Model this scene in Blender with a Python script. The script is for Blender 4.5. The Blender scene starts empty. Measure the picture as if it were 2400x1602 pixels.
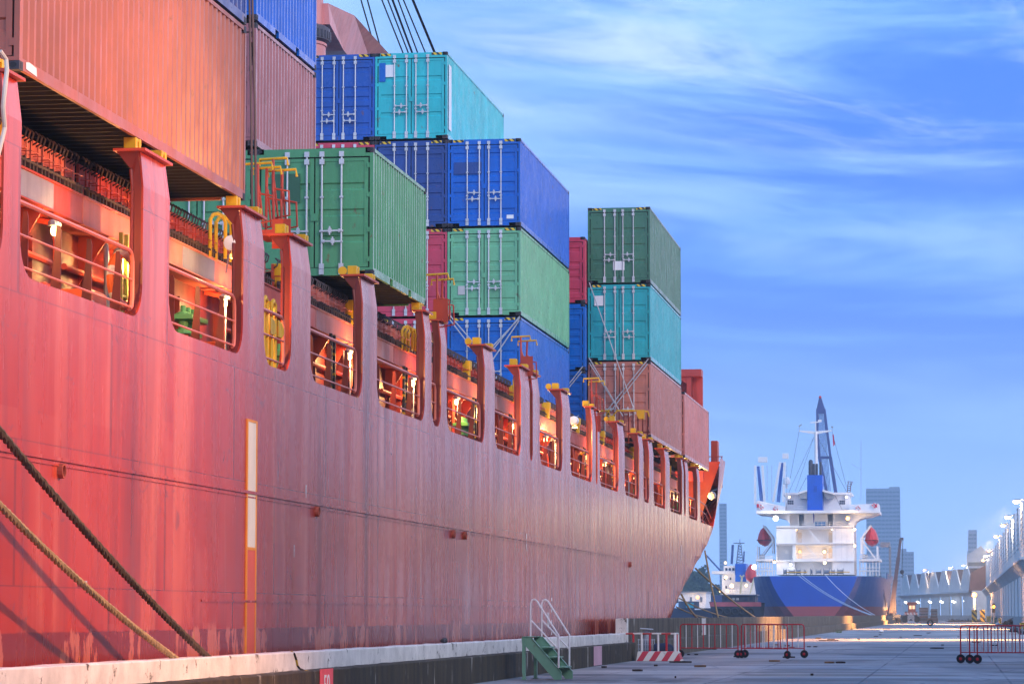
import bpy, bmesh, math, random
from mathutils import Vector, Matrix
random.seed(7)
R = math.radians
sc = bpy.context.scene
col = sc.collection

# ------------------------------------------------------------------ survey: camera station and sight lines
F = 7000.0; CX, CY = 1200.0, 801.0; VX, VY = 2238.0, 1439.0; HC = 1.5
TH = math.atan((VY - CY) / F); PS = math.atan((VX - CX) / F * math.cos(TH))
FW = (-math.sin(PS) * math.cos(TH), math.cos(PS) * math.cos(TH), math.sin(TH))
RT = (math.cos(PS), math.sin(PS), 0.0)
UP = (math.sin(PS) * math.sin(TH), -math.cos(PS) * math.sin(TH), math.cos(TH))
def ray(px, py):
    a = (px - CX) / F; b = -(py - CY) / F
    d = [FW[i] + a * RT[i] + b * UP[i] for i in range(3)]
    return d[0] / d[1], d[2] / d[1]
def W(px, py, Y):
    x, z = ray(px, py); return Vector((x * Y, Y, HC + z * Y))
def onX(px, py, X):
    x, z = ray(px, py); return Vector((X, X / x, HC + z * X / x))
def onZ(px, py, Z=0.0):
    x, z = ray(px, py); Y = (Z - HC) / z; return Vector((x * Y, Y, Z))

# ------------------------------------------------------------------ materials
def nt_new(name):
    m = bpy.data.materials.new(name); m.use_nodes = True
    t = m.node_tree; b = t.nodes['Principled BSDF']
    return m, t, b
def N(t, kind, **kw):
    n = t.nodes.new(kind)
    for k, v in kw.items():
        if k.startswith('i_'):
            n.inputs[k[2:].replace('_', ' ')].default_value = v
        else: setattr(n, k, v)
    return n
def pos_noise(t, scale, sxyz=(1, 1, 1), detail=4.0, rough=0.6, dist=0.0):
    g = N(t, 'ShaderNodeNewGeometry'); mp = N(t, 'ShaderNodeMapping'); mp.inputs['Scale'].default_value = sxyz
    n = N(t, 'ShaderNodeTexNoise'); n.inputs['Scale'].default_value = scale; n.inputs['Detail'].default_value = detail
    n.inputs['Roughness'].default_value = rough; n.inputs['Distortion'].default_value = dist
    t.links.new(g.outputs['Position'], mp.inputs['Vector']); t.links.new(mp.outputs['Vector'], n.inputs['Vector'])
    return n.outputs['Fac']
def ramp(t, fac, p0, p1, c0=(0, 0, 0, 1), c1=(1, 1, 1, 1)):
    r = N(t, 'ShaderNodeValToRGB'); e = r.color_ramp.elements
    e[0].position = p0; e[1].position = p1; e[0].color = c0; e[1].color = c1
    t.links.new(fac, r.inputs['Fac']); return r.outputs['Color']
def mix(t, fac, a, b, mode='MIX'):
    m = N(t, 'ShaderNodeMix', data_type='RGBA', blend_type=mode)
    for s, v in (('Factor', fac), ('A', a), ('B', b)):
        i = {'Factor': m.inputs[0], 'A': m.inputs[6], 'B': m.inputs[7]}[s]
        if hasattr(v, 'links') or isinstance(v, bpy.types.NodeSocket): t.links.new(v, i)
        else: i.default_value = v if s == 'Factor' else (*v[:3], 1)
    return m.outputs[2]
def math_n(t, op, a, b=0.0, clamp=False):
    m = N(t, 'ShaderNodeMath', operation=op, use_clamp=clamp)
    for i, v in ((0, a), (1, b)):
        if isinstance(v, bpy.types.NodeSocket): t.links.new(v, m.inputs[i])
        else: m.inputs[i].default_value = v
    return m.outputs[0]
def sep_pos(t):
    g = N(t, 'ShaderNodeNewGeometry'); s = N(t, 'ShaderNodeSeparateXYZ'); t.links.new(g.outputs['Position'], s.inputs[0])
    return s.outputs
def bump(t, b, h, strength=0.3, dist=0.02):
    n = N(t, 'ShaderNodeBump'); n.inputs['Strength'].default_value = strength; n.inputs['Distance'].default_value = dist
    t.links.new(h, n.inputs['Height']); t.links.new(n.outputs['Normal'], b.inputs['Normal'])
def sc3(c, k): return tuple(min(1, max(0, x * k)) for x in c[:3])

MATS = {}
def paint(name, rgb, rough=0.45, var=0.22, streak=0.2, rust=0.0, spec=0.36, metal=0.0, rustcol=(0.16, 0.06, 0.03), big=0.6):
    """weathered paint: broad fading, vertical rain streaks, optional rust blooms"""
    if name in MATS: return MATS[name]
    m, t, b = nt_new(name)
    c = mix(t, ramp(t, pos_noise(t, big, (1, 1, 1), 5), 0.3, 0.72), sc3(rgb, 1 - var), sc3(rgb, 1 + var))
    st = ramp(t, pos_noise(t, 5.0, (1, 1, 0.07), 4), 0.5, 0.75)
    c = mix(t, math_n(t, 'MULTIPLY', st, streak), c, sc3(rgb, 0.55))
    if rust > 0:
        rm = ramp(t, pos_noise(t, 3.2, (1, 1, 0.55), 8, 0.72), 0.66 - 0.12 * rust, 0.72 - 0.06 * rust)
        c = mix(t, rm, c, rustcol)
    t.links.new(c, b.inputs['Base Color'])
    r = ramp(t, pos_noise(t, 2.3, (1, 1, .6), 4), 0.25, 0.8, (max(.05, rough - .12),) * 3 + (1,), (min(1, rough + .14),) * 3 + (1,))
    t.links.new(r, b.inputs['Roughness'])
    b.inputs['Specular IOR Level'].default_value = spec; b.inputs['Metallic'].default_value = metal
    bump(t, b, pos_noise(t, 6.0, (1, 1, 1), 3), 0.06, 0.02)
    MATS[name] = m; return m
def glow(name, rgb, s):
    if name in MATS: return MATS[name]
    m, t, b = nt_new(name)
    b.inputs['Base Color'].default_value = (*rgb, 1); b.inputs['Emission Color'].default_value = (*rgb, 1); b.inputs['Emission Strength'].default_value = s
    MATS[name] = m; return m

def hull_material():
    m, t, b = nt_new('ship_hull_red')
    X, Y, Z = sep_pos(t)
    base = mix(t, ramp(t, pos_noise(t, 0.16, (1, 1, .8), 5), 0.3, 0.7), (0.33, 0.020, 0.008), (0.50, 0.048, 0.018))
    # patched repaint rectangles
    br = N(t, 'ShaderNodeTexBrick'); cm = N(t, 'ShaderNodeCombineXYZ'); t.links.new(Y, cm.inputs[0]); t.links.new(Z, cm.inputs[1])
    t.links.new(cm.outputs[0], br.inputs['Vector'])
    br.inputs['Scale'].default_value = 1; br.inputs['Brick Width'].default_value = 1.7; br.inputs['Row Height'].default_value = 1.1
    br.inputs['Mortar Size'].default_value = 0; br.inputs['Bias'].default_value = -0.35; br.offset = 0.37
    br.inputs['Color1'].default_value = (0, 0, 0, 1); br.inputs['Color2'].default_value = (1, 1, 1, 1)
    pm = math_n(t, 'MULTIPLY', br.outputs['Color'], ramp(t, pos_noise(t, 0.35, (1, 1, 1), 2), .5, .6))
    c = mix(t, math_n(t, 'MULTIPLY', pm, .6), base, (0.22, 0.016, 0.012))
    br3 = N(t, 'ShaderNodeTexBrick'); t.links.new(cm.outputs[0], br3.inputs['Vector']); br3.inputs['Scale'].default_value = 1; br3.inputs['Brick Width'].default_value = .8; br3.inputs['Row Height'].default_value = 1.37; br3.inputs['Mortar Size'].default_value = 0; br3.inputs['Bias'].default_value = -.5; br3.offset = .29; br3.inputs['Color1'].default_value = (0, 0, 0, 1); br3.inputs['Color2'].default_value = (1, 1, 1, 1)
    c = mix(t, math_n(t, 'MULTIPLY', math_n(t, 'MULTIPLY', br3.outputs['Color'], ramp(t, pos_noise(t, .28, (1, 1, 1), 3), .48, .58)), .55), c, (0.62, 0.14, 0.09))
    # rain streaks, dark and pale
    s1 = ramp(t, pos_noise(t, 1.7, (1, 1, 0.07), 5, .60), 0.52, 0.72); c = mix(t, math_n(t, 'MULTIPLY', s1, .6), c, (0.27, 0.035, 0.035))
    s2 = ramp(t, pos_noise(t, 1.2, (1, 1, 0.08), 5, .58), 0.56, 0.76); c = mix(t, math_n(t, 'MULTIPLY', s2, .6), c, (0.70, 0.24, 0.17))
    s3 = ramp(t, pos_noise(t, 2.6, (1, 1, 0.04), 4, .6), 0.66, 0.72); c = mix(t, math_n(t, 'MULTIPLY', s3, .6), c, (0.20, 0.045, 0.05))
    s4 = ramp(t, pos_noise(t, 0.62, (1, 1, 0.10), 6, .6), 0.54, 0.66); c = mix(t, math_n(t, 'MULTIPLY', s4, .55), c, (0.60, 0.135, 0.085))
    s5 = ramp(t, pos_noise(t, 0.50, (1.3, 1.3, 0.09), 6, .62, .3), 0.55, 0.68); c = mix(t, math_n(t, 'MULTIPLY', s5, .75), c, (0.17, 0.022, 0.024))
    # scuffs
    sc_ = ramp(t, pos_noise(t, 0.9, (1, 1, 1.6), 9, .75, 1.2), 0.60, 0.655); c = mix(t, math_n(t, 'MULTIPLY', sc_, .75), c, (0.22, 0.05, 0.06))
    # plate seams
    b2 = N(t, 'ShaderNodeTexBrick'); cm2 = N(t, 'ShaderNodeCombineXYZ'); t.links.new(math_n(t, 'DIVIDE', Y, 5.0), cm2.inputs[0]); t.links.new(Z, cm2.inputs[1]); t.links.new(cm2.outputs[0], b2.inputs['Vector'])
    b2.inputs['Scale'].default_value = 1; b2.inputs['Brick Width'].default_value = 7.3 / 5; b2.inputs['Row Height'].default_value = 1.86
    b2.inputs['Mortar Size'].default_value = 0.011; b2.inputs['Mortar Smooth'].default_value = 0.2; b2.offset = 0.41
    c = mix(t, math_n(t, 'MULTIPLY', b2.outputs['Fac'], .5), c, (0.12, 0.02, 0.02))
    # boot-topping: darker red with flaked pink primer below the load line
    zn = math_n(t, 'ADD', Z, math_n(t, 'MULTIPLY', pos_noise(t, 1.1, (1, 1, .3), 3), .06))
    bt = ramp(t, math_n(t, 'SUBTRACT', 1.36, zn), 0.05, 0.075)
    c = mix(t, math_n(t, 'MULTIPLY', bt, .9), c, (0.20, 0.020, 0.020))
    fln = pos_noise(t, 1.7, (1, 1, 0.32), 7, .66)
    fz = ramp(t, math_n(t, 'ABSOLUTE', math_n(t, 'SUBTRACT', Z, 1.02)), 0.20, 0.50, (1, 1, 1, 1), (0, 0, 0, 1))
    fl = ramp(t, math_n(t, 'ADD', math_n(t, 'ADD', fln, math_n(t, 'MULTIPLY', math_n(t, 'SUBTRACT', fz, 1.0), .22)), math_n(t, 'MULTIPLY', math_n(t, 'SUBTRACT', pos_noise(t, .35, (1, 1, .6), 5), .53), .9)), .535, .542)
    c = mix(t, math_n(t, 'MULTIPLY', fl, .9), c, (0.50, 0.14, 0.10))
    rs = math_n(t, 'MULTIPLY', ramp(t, pos_noise(t, 4.0, (1, 1, .35), 6, .7), 0.64, 0.69), fz)
    c = mix(t, rs, c, (0.42, 0.17, 0.04))
    t.links.new(c, b.inputs['Base Color'])
    r = ramp(t, pos_noise(t, 1.8, (1, 1, .12), 5), 0.25, 0.8, (.20,) * 3 + (1,), (.34,) * 3 + (1,))
    t.links.new(r, b.inputs['Roughness']); b.inputs['Specular IOR Level'].default_value = 0.65
    # oil-canning of the plating between frames + seams
    wv = math_n(t, 'SINE', math_n(t, 'MULTIPLY', Y, 2 * math.pi / 0.76))
    h = math_n(t, 'ADD', math_n(t, 'MULTIPLY', wv, .035), pos_noise(t, .5, (1, 1, .5), 2))
    h = math_n(t, 'SUBTRACT', h, math_n(t, 'MULTIPLY', b2.outputs['Fac'], .5))
    bump(t, b, h, 0.05, 0.02)
    MATS['hull'] = m; return m

def concrete(name, rgb, dark=(0.05, 0.045, 0.035), streak=0.0, amt=0.6, topz=None, white=None):
    if name in MATS: return MATS[name]
    m, t, b = nt_new(name)
    c = mix(t, ramp(t, pos_noise(t, 1.3, (1, 1, 1), 8, .65), .3, .72), sc3(rgb, .72), sc3(rgb, 1.2))
    if streak:
        s = ramp(t, pos_noise(t, 3.0, (1, 1, .12), 6, .65), .40, .62); c = mix(t, math_n(t, 'MULTIPLY', s, streak), c, dark)
        s = ramp(t, pos_noise(t, 2.2, (1, 1, .22), 7, .7), .60, .66); c = mix(t, math_n(t, 'MULTIPLY', s, streak), c, (0.42, .40, .35))
    if white:   # worn whitewash
        s = ramp(t, pos_noise(t, 2.4, (1, 1, 1), 9, .75), *white); c = mix(t, s, c, (0.10, .085, .07))
    t.links.new(c, b.inputs['Base Color']); b.inputs['Roughness'].default_value = .85
    bump(t, b, pos_noise(t, 9.0, (1, 1, 1), 8, .7), .45, .02)
    MATS[name] = m; return m

def ground_material():
    m, t, b = nt_new('quay_concrete')
    X, Y, Z = sep_pos(t)
    c = mix(t, ramp(t, pos_noise(t, .5, (.16, .34, 1), 8, .66), .41, .59), (0.09, 0.085, 0.08), (0.33, 0.305, 0.275))
    s = ramp(t, pos_noise(t, 1.0, (.045, .22, 1), 7, .68), .50, .62); c = mix(t, math_n(t, 'MULTIPLY', s, .75), c, (0.10, 0.095, 0.095))
    s = ramp(t, pos_noise(t, .8, (.06, .30, 1), 7, .66, .4), .56, .66); c = mix(t, math_n(t, 'MULTIPLY', s, .7), c, (0.48, 0.46, 0.46))
    # slab joints
    br = N(t, 'ShaderNodeTexBrick'); g = N(t, 'ShaderNodeNewGeometry'); mp = N(t, 'ShaderNodeMapping')
    mp.inputs['Location'].default_value = (2.1, 3.0, 0); mp.inputs['Scale'].default_value = (1, .125, 1)
    t.links.new(g.outputs['Position'], mp.inputs['Vector']); t.links.new(mp.outputs['Vector'], br.inputs['Vector'])
    br.inputs['Scale'].default_value = 1; br.inputs['Brick Width'].default_value = 3.3; br.inputs['Row Height'].default_value = 9.0 / 8
    br.offset = 0; br.inputs['Mortar Size'].default_value = .035; br.inputs['Mortar Smooth'].default_value = .4
    c = mix(t, math_n(t, 'MULTIPLY', br.outputs['Fac'], .85), c, (0.03, 0.03, 0.035))
    pt_ = ramp(t, pos_noise(t, .11, (1, .35, 1), 5, .6, .6), .52, .56); c = mix(t, math_n(t, 'MULTIPLY', pt_, .45), c, (0.44, 0.42, 0.40))
    oil = ramp(t, pos_noise(t, .30, (1, .25, 1), 6, .65, .8), .62, .70); c = mix(t, math_n(t, 'MULTIPLY', oil, .7), c, (0.05, .05, .06))
    crk = N(t, 'ShaderNodeTexVoronoi', feature='DISTANCE_TO_EDGE'); crk.inputs['Scale'].default_value = .16; t.links.new(g.outputs['Position'], crk.inputs['Vector'])
    ck = ramp(t, math_n(t, 'ADD', crk.outputs['Distance'], math_n(t, 'MULTIPLY', pos_noise(t, 1.2, (1, 1, 1), 5), .05)), .026, .034, (1, 1, 1, 1), (0, 0, 0, 1)); c = mix(t, math_n(t, 'MULTIPLY', ck, .6), c, (.04, .04, .045))
    bl = ramp(t, pos_noise(t, 1.5, (1, .5, 1), 9, .75), .62, .70); c = mix(t, math_n(t, 'MULTIPLY', bl, .6), c, (0.06, .06, .065))
    t.links.new(c, b.inputs['Base Color'])
    r = ramp(t, pos_noise(t, .35, (.3, 1.2, 1), 5, .6), .35, .7, (.42,) * 3 + (1,), (.8,) * 3 + (1,)); t.links.new(r, b.inputs['Roughness'])
    b.inputs['Specular IOR Level'].default_value = .5
    h = math_n(t, 'SUBTRACT', pos_noise(t, 5, (1, 1, 1), 8, .7), math_n(t, 'MULTIPLY', br.outputs['Fac'], .9)); bump(t, b, h, .3, .012)
    MATS['quay'] = m; return m

def stripes(name, ca, cb, direction, period, phase=0.0, duty=.5):
    if name in MATS: return MATS[name]
    m, t, b = nt_new(name)
    g = N(t, 'ShaderNodeNewGeometry'); vm = N(t, 'ShaderNodeVectorMath', operation='DOT_PRODUCT'); vm.inputs[1].default_value = direction
    t.links.new(g.outputs['Position'], vm.inputs[0])
    f = math_n(t, 'FRACT', math_n(t, 'ADD', math_n(t, 'DIVIDE', vm.outputs['Value'], period), phase + 100))
    f = math_n(t, 'GREATER_THAN', f, duty)
    c = mix(t, f, ca, cb)
    d = ramp(t, pos_noise(t, 4, (1, 1, .6), 8, .7), .56, .68); c = mix(t, math_n(t, 'MULTIPLY', d, .6), c, (.12, .08, .06))
    t.links.new(c, b.inputs['Base Color']); b.inputs['Roughness'].default_value = .6
    MATS[name] = m; return m
def zsplit(name, za, ca, cb, rough=.5):
    """two-colour paint with a level boundary (boot-topping)"""
    m, t, b = nt_new(name); X, Y, Z = sep_pos(t)
    f = math_n(t, 'GREATER_THAN', Z, za)
    c = mix(t, f, cb, ca); n = ramp(t, pos_noise(t, .4, (1, 1, .5), 5), .3, .7); c = mix(t, math_n(t, 'MULTIPLY', n, .3), c, mix(t, .5, c, (0.02, .02, .04)))
    t.links.new(c, b.inputs['Base Color']); b.inputs['Roughness'].default_value = rough
    return m

HULL = hull_material()
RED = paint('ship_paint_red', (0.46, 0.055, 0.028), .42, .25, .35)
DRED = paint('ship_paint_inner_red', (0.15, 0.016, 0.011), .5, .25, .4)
PINK = paint('ship_paint_faded', (0.62, 0.17, 0.12), .4, .2, .5)
YEL = paint('safety_yellow', (0.70, 0.39, 0.008), .5, .25, .5, rust=.5)
BLK = paint('black_steel', (0.018, 0.018, 0.022), .55, .3, .1)
DARK = paint('dark_underframe', (0.022, 0.016, 0.018), .75, .3, .1)
GALV = paint('galvanised_bar', (0.55, 0.57, 0.60), .42, .2, .35, spec=.5, metal=.25)
GREY = paint('grey_steel', (0.26, 0.29, 0.34), .5, .2, .3)
WHITE = paint('white_paint', (0.80, 0.80, 0.79), .5, .08, .22)
RUBBER = paint('black_rubber', (0.022, 0.022, 0.026), .8, .3, 0)
GRN = paint('machine_green', (0.10, 0.36, 0.12), .45, .25, .3)
ROPEM = paint('manila_rope', (0.36, 0.25, 0.13), .9, .35, 0, big=9)
ROPED = paint('tarred_rope', (0.095, 0.065, 0.045), .95, .4, 0, big=9)
WOOD = paint('weathered_wood', (0.20, 0.115, 0.06), .85, .45, .2, big=3)
WOODD = paint('dark_wet_wood', (0.05, 0.035, 0.028), .85, .45, .2, big=3)
BULB = glow('lamp_bulb', (1.0, 0.62, 0.25), 7)
BULBW = glow('lamp_bulb_white', (1.0, 0.93, 0.80), 8)
BULBS = glow('lamp_bulb_sodium', (1.0, 0.50, 0.13), 2.0)

# ------------------------------------------------------------------ mesh building
WL = {}
class MB:
    def __init__(s): s.v = []; s.f = []
    def add(s, vs, fs):
        n = len(s.v); s.v += [Vector(v) for v in vs]; s.f += [tuple(i + n for i in f) for f in fs]; return s
    def box(s, x0, x1, y0, y1, z0, z1):
        return s.add([(x0, y0, z0), (x1, y0, z0), (x1, y1, z0), (x0, y1, z0), (x0, y0, z1), (x1, y0, z1), (x1, y1, z1), (x0, y1, z1)],
                     [(0, 3, 2, 1), (4, 5, 6, 7), (0, 1, 5, 4), (1, 2, 6, 5), (2, 3, 7, 6), (3, 0, 4, 7)])
    def prism(s, poly, vec):
        vec = Vector(vec); n = len(poly); p = [Vector(a) for a in poly]
        return s.add(p + [a + vec for a in p], [tuple(range(n))[::-1], tuple(range(n, 2 * n))] + [(i, (i + 1) % n, (i + 1) % n + n, i + n) for i in range(n)])
    def beam(s, p, q, w, h, up=(0, 0, 1)):
        p = Vector(p); q = Vector(q); d = (q - p).normalized(); u = Vector(up)
        if abs(d.dot(u)) > .98: u = Vector((0, 1, 0))
        r = d.cross(u).normalized() * w / 2; u = r.cross(d).normalized() * h / 2
        return s.prism([p - r - u, p + r - u, p + r + u, p - r + u], q - p)
    def tube(s, pts, r, n=6, closed=False, r1=None):
        pts = [Vector(p) for p in pts]; k = len(pts); rings = []
        ref = None
        for i, p in enumerate(pts):
            a = pts[(i - 1) % k] if (closed or i > 0) else p; b = pts[(i + 1) % k] if (closed or i < k - 1) else p
            d = (b - a)
            if d.length < 1e-9: d = Vector((0, 0, 1))
            d.normalize()
            if ref is None:
                ref = d.cross(Vector((0.123, .27, .95)))
                if ref.length < .1: ref = d.cross(Vector((1, 0, 0)))
            x = (ref - d * ref.dot(d)).normalized(); ref = x; y = d.cross(x)
            rr = r if r1 is None else r + (r1 - r) * i / (k - 1)
            rings.append([p + (x * math.cos(2 * math.pi * j / n) + y * math.sin(2 * math.pi * j / n)) * rr for j in range(n)])
        vs = [v for g in rings for v in g]; fs = []
        for i in range(k if closed else k - 1):
            a = i * n; b = ((i + 1) % k) * n
            fs += [(a + j, a + (j + 1) % n, b + (j + 1) % n, b + j) for j in range(n)]
        if not closed: fs += [tuple(range(n))[::-1], tuple(range((k - 1) * n, k * n))]
        return s.add(vs, fs)
    def lathe(s, c, prof, n=12, axis='Z'):
        c = Vector(c); vs = []; fs = []
        for r, z in prof:
            for j in range(n):
                a = 2 * math.pi * j / n; u, v = r * math.cos(a), r * math.sin(a)
                vs.append(c + Vector({'Z': (u, v, z), 'X': (z, u, v), 'Y': (u, z, v)}[axis]))
        k = len(prof)
        for i in range(k - 1): fs += [(i * n + j, i * n + (j + 1) % n, (i + 1) * n + (j + 1) % n, (i + 1) * n + j) for j in range(n)]
        fs += [tuple(range(n))[::-1], tuple(range((k - 1) * n, k * n))]
        return s.add(vs, fs)
    def quad(s, *p): return s.add(p, [tuple(range(len(p)))])
    def ball(s, c, r, n=8, sz=1.0):
        return s.lathe(c, [(r * math.sin(math.pi * i / n) + 1e-4, -r * sz * math.cos(math.pi * i / n)) for i in range(n + 1)], n + 2)
    def mesh(s, name, off=Vector((0, 0, 0))):
        me = bpy.data.meshes.new(name); me.from_pydata([v - off for v in s.v], [], s.f)
        bm = bmesh.new(); bm.from_mesh(me); bmesh.ops.recalc_face_normals(bm, faces=bm.faces); bm.to_mesh(me); bm.free(); return me
    def build(s, name, mat, parent=None, smooth=False, bevel=0.0, kind=None, label=None, cat=None, group=None):
        off = WL.get(parent.name, Vector((0, 0, 0))) if parent else Vector((0, 0, 0))
        if parent is None and kind != 'structure':      # a thing in one mesh: origin at its base
            lo = Vector([min(v[i] for v in s.v) for i in range(3)]); hi = Vector([max(v[i] for v in s.v) for i in range(3)])
            off = Vector(((lo.x + hi.x) / 2, (lo.y + hi.y) / 2, lo.z))
        me = s.mesh(name, off); me.materials.append(mat)
        if smooth: me.polygons.foreach_set('use_smooth', [True] * len(me.polygons))
        o = bpy.data.objects.new(name, me); col.objects.link(o)
        if parent: o.parent = parent
        else: o.location = off
        WL[o.name] = off
        if smooth:
            md = o.modifiers.new('edges', 'EDGE_SPLIT'); md.split_angle = R(40)
        if bevel:
            bv = o.modifiers.new('soft_edges', 'BEVEL'); bv.width = bevel; bv.segments = 2; bv.limit_method = 'ANGLE'
        tag(o, label, cat, group, kind); return o
def tag(o, label=None, cat=None, group=None, kind=None):
    for k, v in (('label', label), ('category', cat), ('group', group), ('kind', kind)):
        if v: o[k] = v
    return o
def thing(name, loc, label, cat, group=None):
    o = bpy.data.objects.new(name, None); col.objects.link(o); o.empty_display_size = .3; o.location = loc
    WL[o.name] = Vector(loc); return tag(o, label, cat, group)
def copy_tree(o, parent=None):
    c = o.copy(); col.objects.link(c); c.parent = parent
    if parent: c.matrix_parent_inverse = o.matrix_parent_inverse.copy()
    for ch in list(o.children): copy_tree(ch, c)
    return c
def text_mesh(txt, size, name):
    cu = bpy.data.curves.new('txt', 'FONT'); cu.body = txt; cu.size = size; cu.extrude = .003; cu.align_x = 'CENTER'; cu.align_y = 'CENTER'; cu.resolution_u = 3
    o = bpy.data.objects.new('txt', cu); col.objects.link(o); bpy.context.view_layer.update()
    me = bpy.data.meshes.new_from_object(o.evaluated_get(bpy.context.evaluated_depsgraph_get())); me.name = name
    bpy.data.objects.remove(o); return me
def put_text(txt, size, name, mat, parent, loc, rot):
    me = text_mesh(txt, size, name); me.materials.clear(); me.materials.append(mat)
    o = bpy.data.objects.new(name, me); col.objects.link(o); o.parent = parent
    o.location = Vector(loc) - WL.get(parent.name, Vector((0, 0, 0))); o.rotation_euler = rot; return o
def lamp(kind, loc, power, color, size=.1, aim=None, cone=60, blend=.6):
    d = bpy.data.lights.new('light', kind); d.energy = power; d.color = color; d.shadow_soft_size = size
    o = bpy.data.objects.new('lamp_light', d); col.objects.link(o); o.location = loc
    if kind == 'SPOT':
        d.spot_size = R(cone); d.spot_blend = blend
        o.rotation_euler = (Vector(aim) - Vector(loc)).to_track_quat('-Z', 'Y').to_euler()
    return o
EXPOSURE = 0.62; SKY_STRENGTH = 1.0; SUN_STRENGTH = 1.1; HAZE = 0.00034; PASS_W = 90.0; HULL_LAMP = 17000.0; APRON = 130000.0
# ------------------------------------------------------------------ camera
cam = bpy.data.cameras.new('camera'); co = bpy.data.objects.new('camera', cam); col.objects.link(co); sc.camera = co
cam.sensor_width = 36; cam.lens = F / 2400 * 36; cam.clip_start = .5; cam.clip_end = 9000
co.location = (0, 0, HC)
co.matrix_world = Matrix((( RT[0], UP[0], -FW[0], 0), (RT[1], UP[1], -FW[1], 0), (RT[2], UP[2], -FW[2], HC), (0, 0, 0, 1)))
sc.render.resolution_x, sc.render.resolution_y = 1024, 683
sc.view_settings.view_transform = 'Standard'; sc.view_settings.look = 'None'; sc.view_settings.gamma = 1
sc.view_settings.exposure = EXPOSURE
cy = sc.cycles; cy.use_denoising = True; cy.max_bounces = 7; cy.volume_bounces = 0; cy.sample_clamp_indirect = 4; cy.sample_clamp_direct = 0
cy.caustics_reflective = False; cy.caustics_refractive = False; cy.volume_step_rate = 4

# ------------------------------------------------------------------ sky, sun, air
SUN_EL, SUN_AZ = R(32), R(128)       # azimuth clockwise from the ship's heading (+Y): over the warehouses, a little behind
w = bpy.data.worlds.new('World'); sc.world = w; w.use_nodes = True; t = w.node_tree
bg = t.nodes['Background']
tc = N(t, 'ShaderNodeTexCoord'); sp = N(t, 'ShaderNodeSeparateXYZ'); t.links.new(tc.outputs['Generated'], sp.inputs[0])
az = math_n(t, 'ARCTAN2', sp.outputs[0], sp.outputs[1]); el = math_n(t, 'ARCSINE', sp.outputs[2])
def sky_noise(su, sv, shear, scale, detail, rough, dist, w0=0.0):
    cmb = N(t, 'ShaderNodeCombineXYZ')
    t.links.new(math_n(t, 'MULTIPLY', az, su), cmb.inputs[0])
    t.links.new(math_n(t, 'ADD', math_n(t, 'MULTIPLY', el, sv), math_n(t, 'MULTIPLY', az, shear)), cmb.inputs[1])
    cmb.inputs[2].default_value = w0
    n = N(t, 'ShaderNodeTexNoise'); n.inputs['Scale'].default_value = scale; n.inputs['Detail'].default_value = detail
    n.inputs['Roughness'].default_value = rough; n.inputs['Distortion'].default_value = dist
    t.links.new(cmb.outputs[0], n.inputs['Vector']); return n.outputs['Fac']
def smooth(v, a, b):
    m = N(t, 'ShaderNodeMapRange', interpolation_type='SMOOTHSTEP'); m.inputs['From Min'].default_value = a; m.inputs['From Max'].default_value = b
    t.links.new(v, m.inputs['Value']); return m.outputs[0]
PALE = (0.37, 0.62, 1.06); MID = (0.12, 0.36, 1.0); DEEP = (0.0, 0.14, 0.92); HOR = (0.42, 0.72, 1.4); WHITEC = (0.66, 0.83, 1.10); ZEN = (0.16, 0.34, 0.80); SIDE = (1.75, 1.5, 1.85); FARSIDE = (0.14, 0.17, 0.30)
n1 = sky_noise(2.2, 9.0, .5, 2.2, 3, .5, .6, 3.0)
n2 = sky_noise(2.6, 17.0, 1.2, 2.2, 12, .60, .55, 7.7)
n3 = sky_noise(4.2, 17.0, 3.0, 2.6, 14, .66, .45, 1.3)
lf_ = math_n(t, 'ADD', math_n(t, 'MULTIPLY', smooth(az, R(-7), R(-15)), .22), n1)
base = mix(t, smooth(lf_, .40, .68), MID, PALE)
win = math_n(t, 'MULTIPLY', smooth(az, R(-13), R(-2.5)), smooth(az, R(11), R(3)))
win = math_n(t, 'MULTIPLY', win, math_n(t, 'MULTIPLY', smooth(el, R(1.5), R(5)), smooth(el, R(30), R(17))))
deep = math_n(t, 'MULTIPLY', win, smooth(n2, .68, .40))
base = mix(t, math_n(t, 'MULTIPLY', deep, 1.0, True), base, DEEP)
cl = math_n(t, 'MULTIPLY', smooth(n3, .44, .74), math_n(t, 'MULTIPLY', smooth(el, R(7.8), R(10)), smooth(az, R(-14), R(-5))))
base = mix(t, math_n(t, 'MULTIPLY', cl, .85), base, WHITEC)
cl2 = smooth(n2, .54, .80); base = mix(t, math_n(t, 'MULTIPLY', cl2, .6), base, PALE)
base = mix(t, smooth(el, R(6.5), R(0.8)), base, HOR)
base = mix(t, smooth(el, R(24), R(60)), base, ZEN)
side = math_n(t, 'MULTIPLY', smooth(az, R(2.0), R(9)), smooth(el, R(38), R(6))); base = mix(t, math_n(t, 'MULTIPLY', side, .85), base, SIDE)  # bright band beside the view, added to lighten the hull's reflection
fs_ = math_n(t, 'MULTIPLY', math_n(t, 'MULTIPLY', smooth(az, R(15), R(21)), smooth(az, R(70), R(45))), smooth(el, R(17), R(8))); base = mix(t, math_n(t, 'MULTIPLY', fs_, .9), base, FARSIDE)  # dark band further round, added to deepen the near hull's reflection
base = mix(t, smooth(el, R(0), R(-4)), base, (0.10, 0.13, 0.22))
ns = N(t, 'ShaderNodeTexSky', sky_type='NISHITA'); ns.sun_disc = False; ns.sun_elevation = SUN_EL; ns.sun_rotation = SUN_AZ
nsv = N(t, 'ShaderNodeVectorMath', operation='SCALE'); t.links.new(ns.outputs[0], nsv.inputs[0]); nsv.inputs['Scale'].default_value = .10
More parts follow.
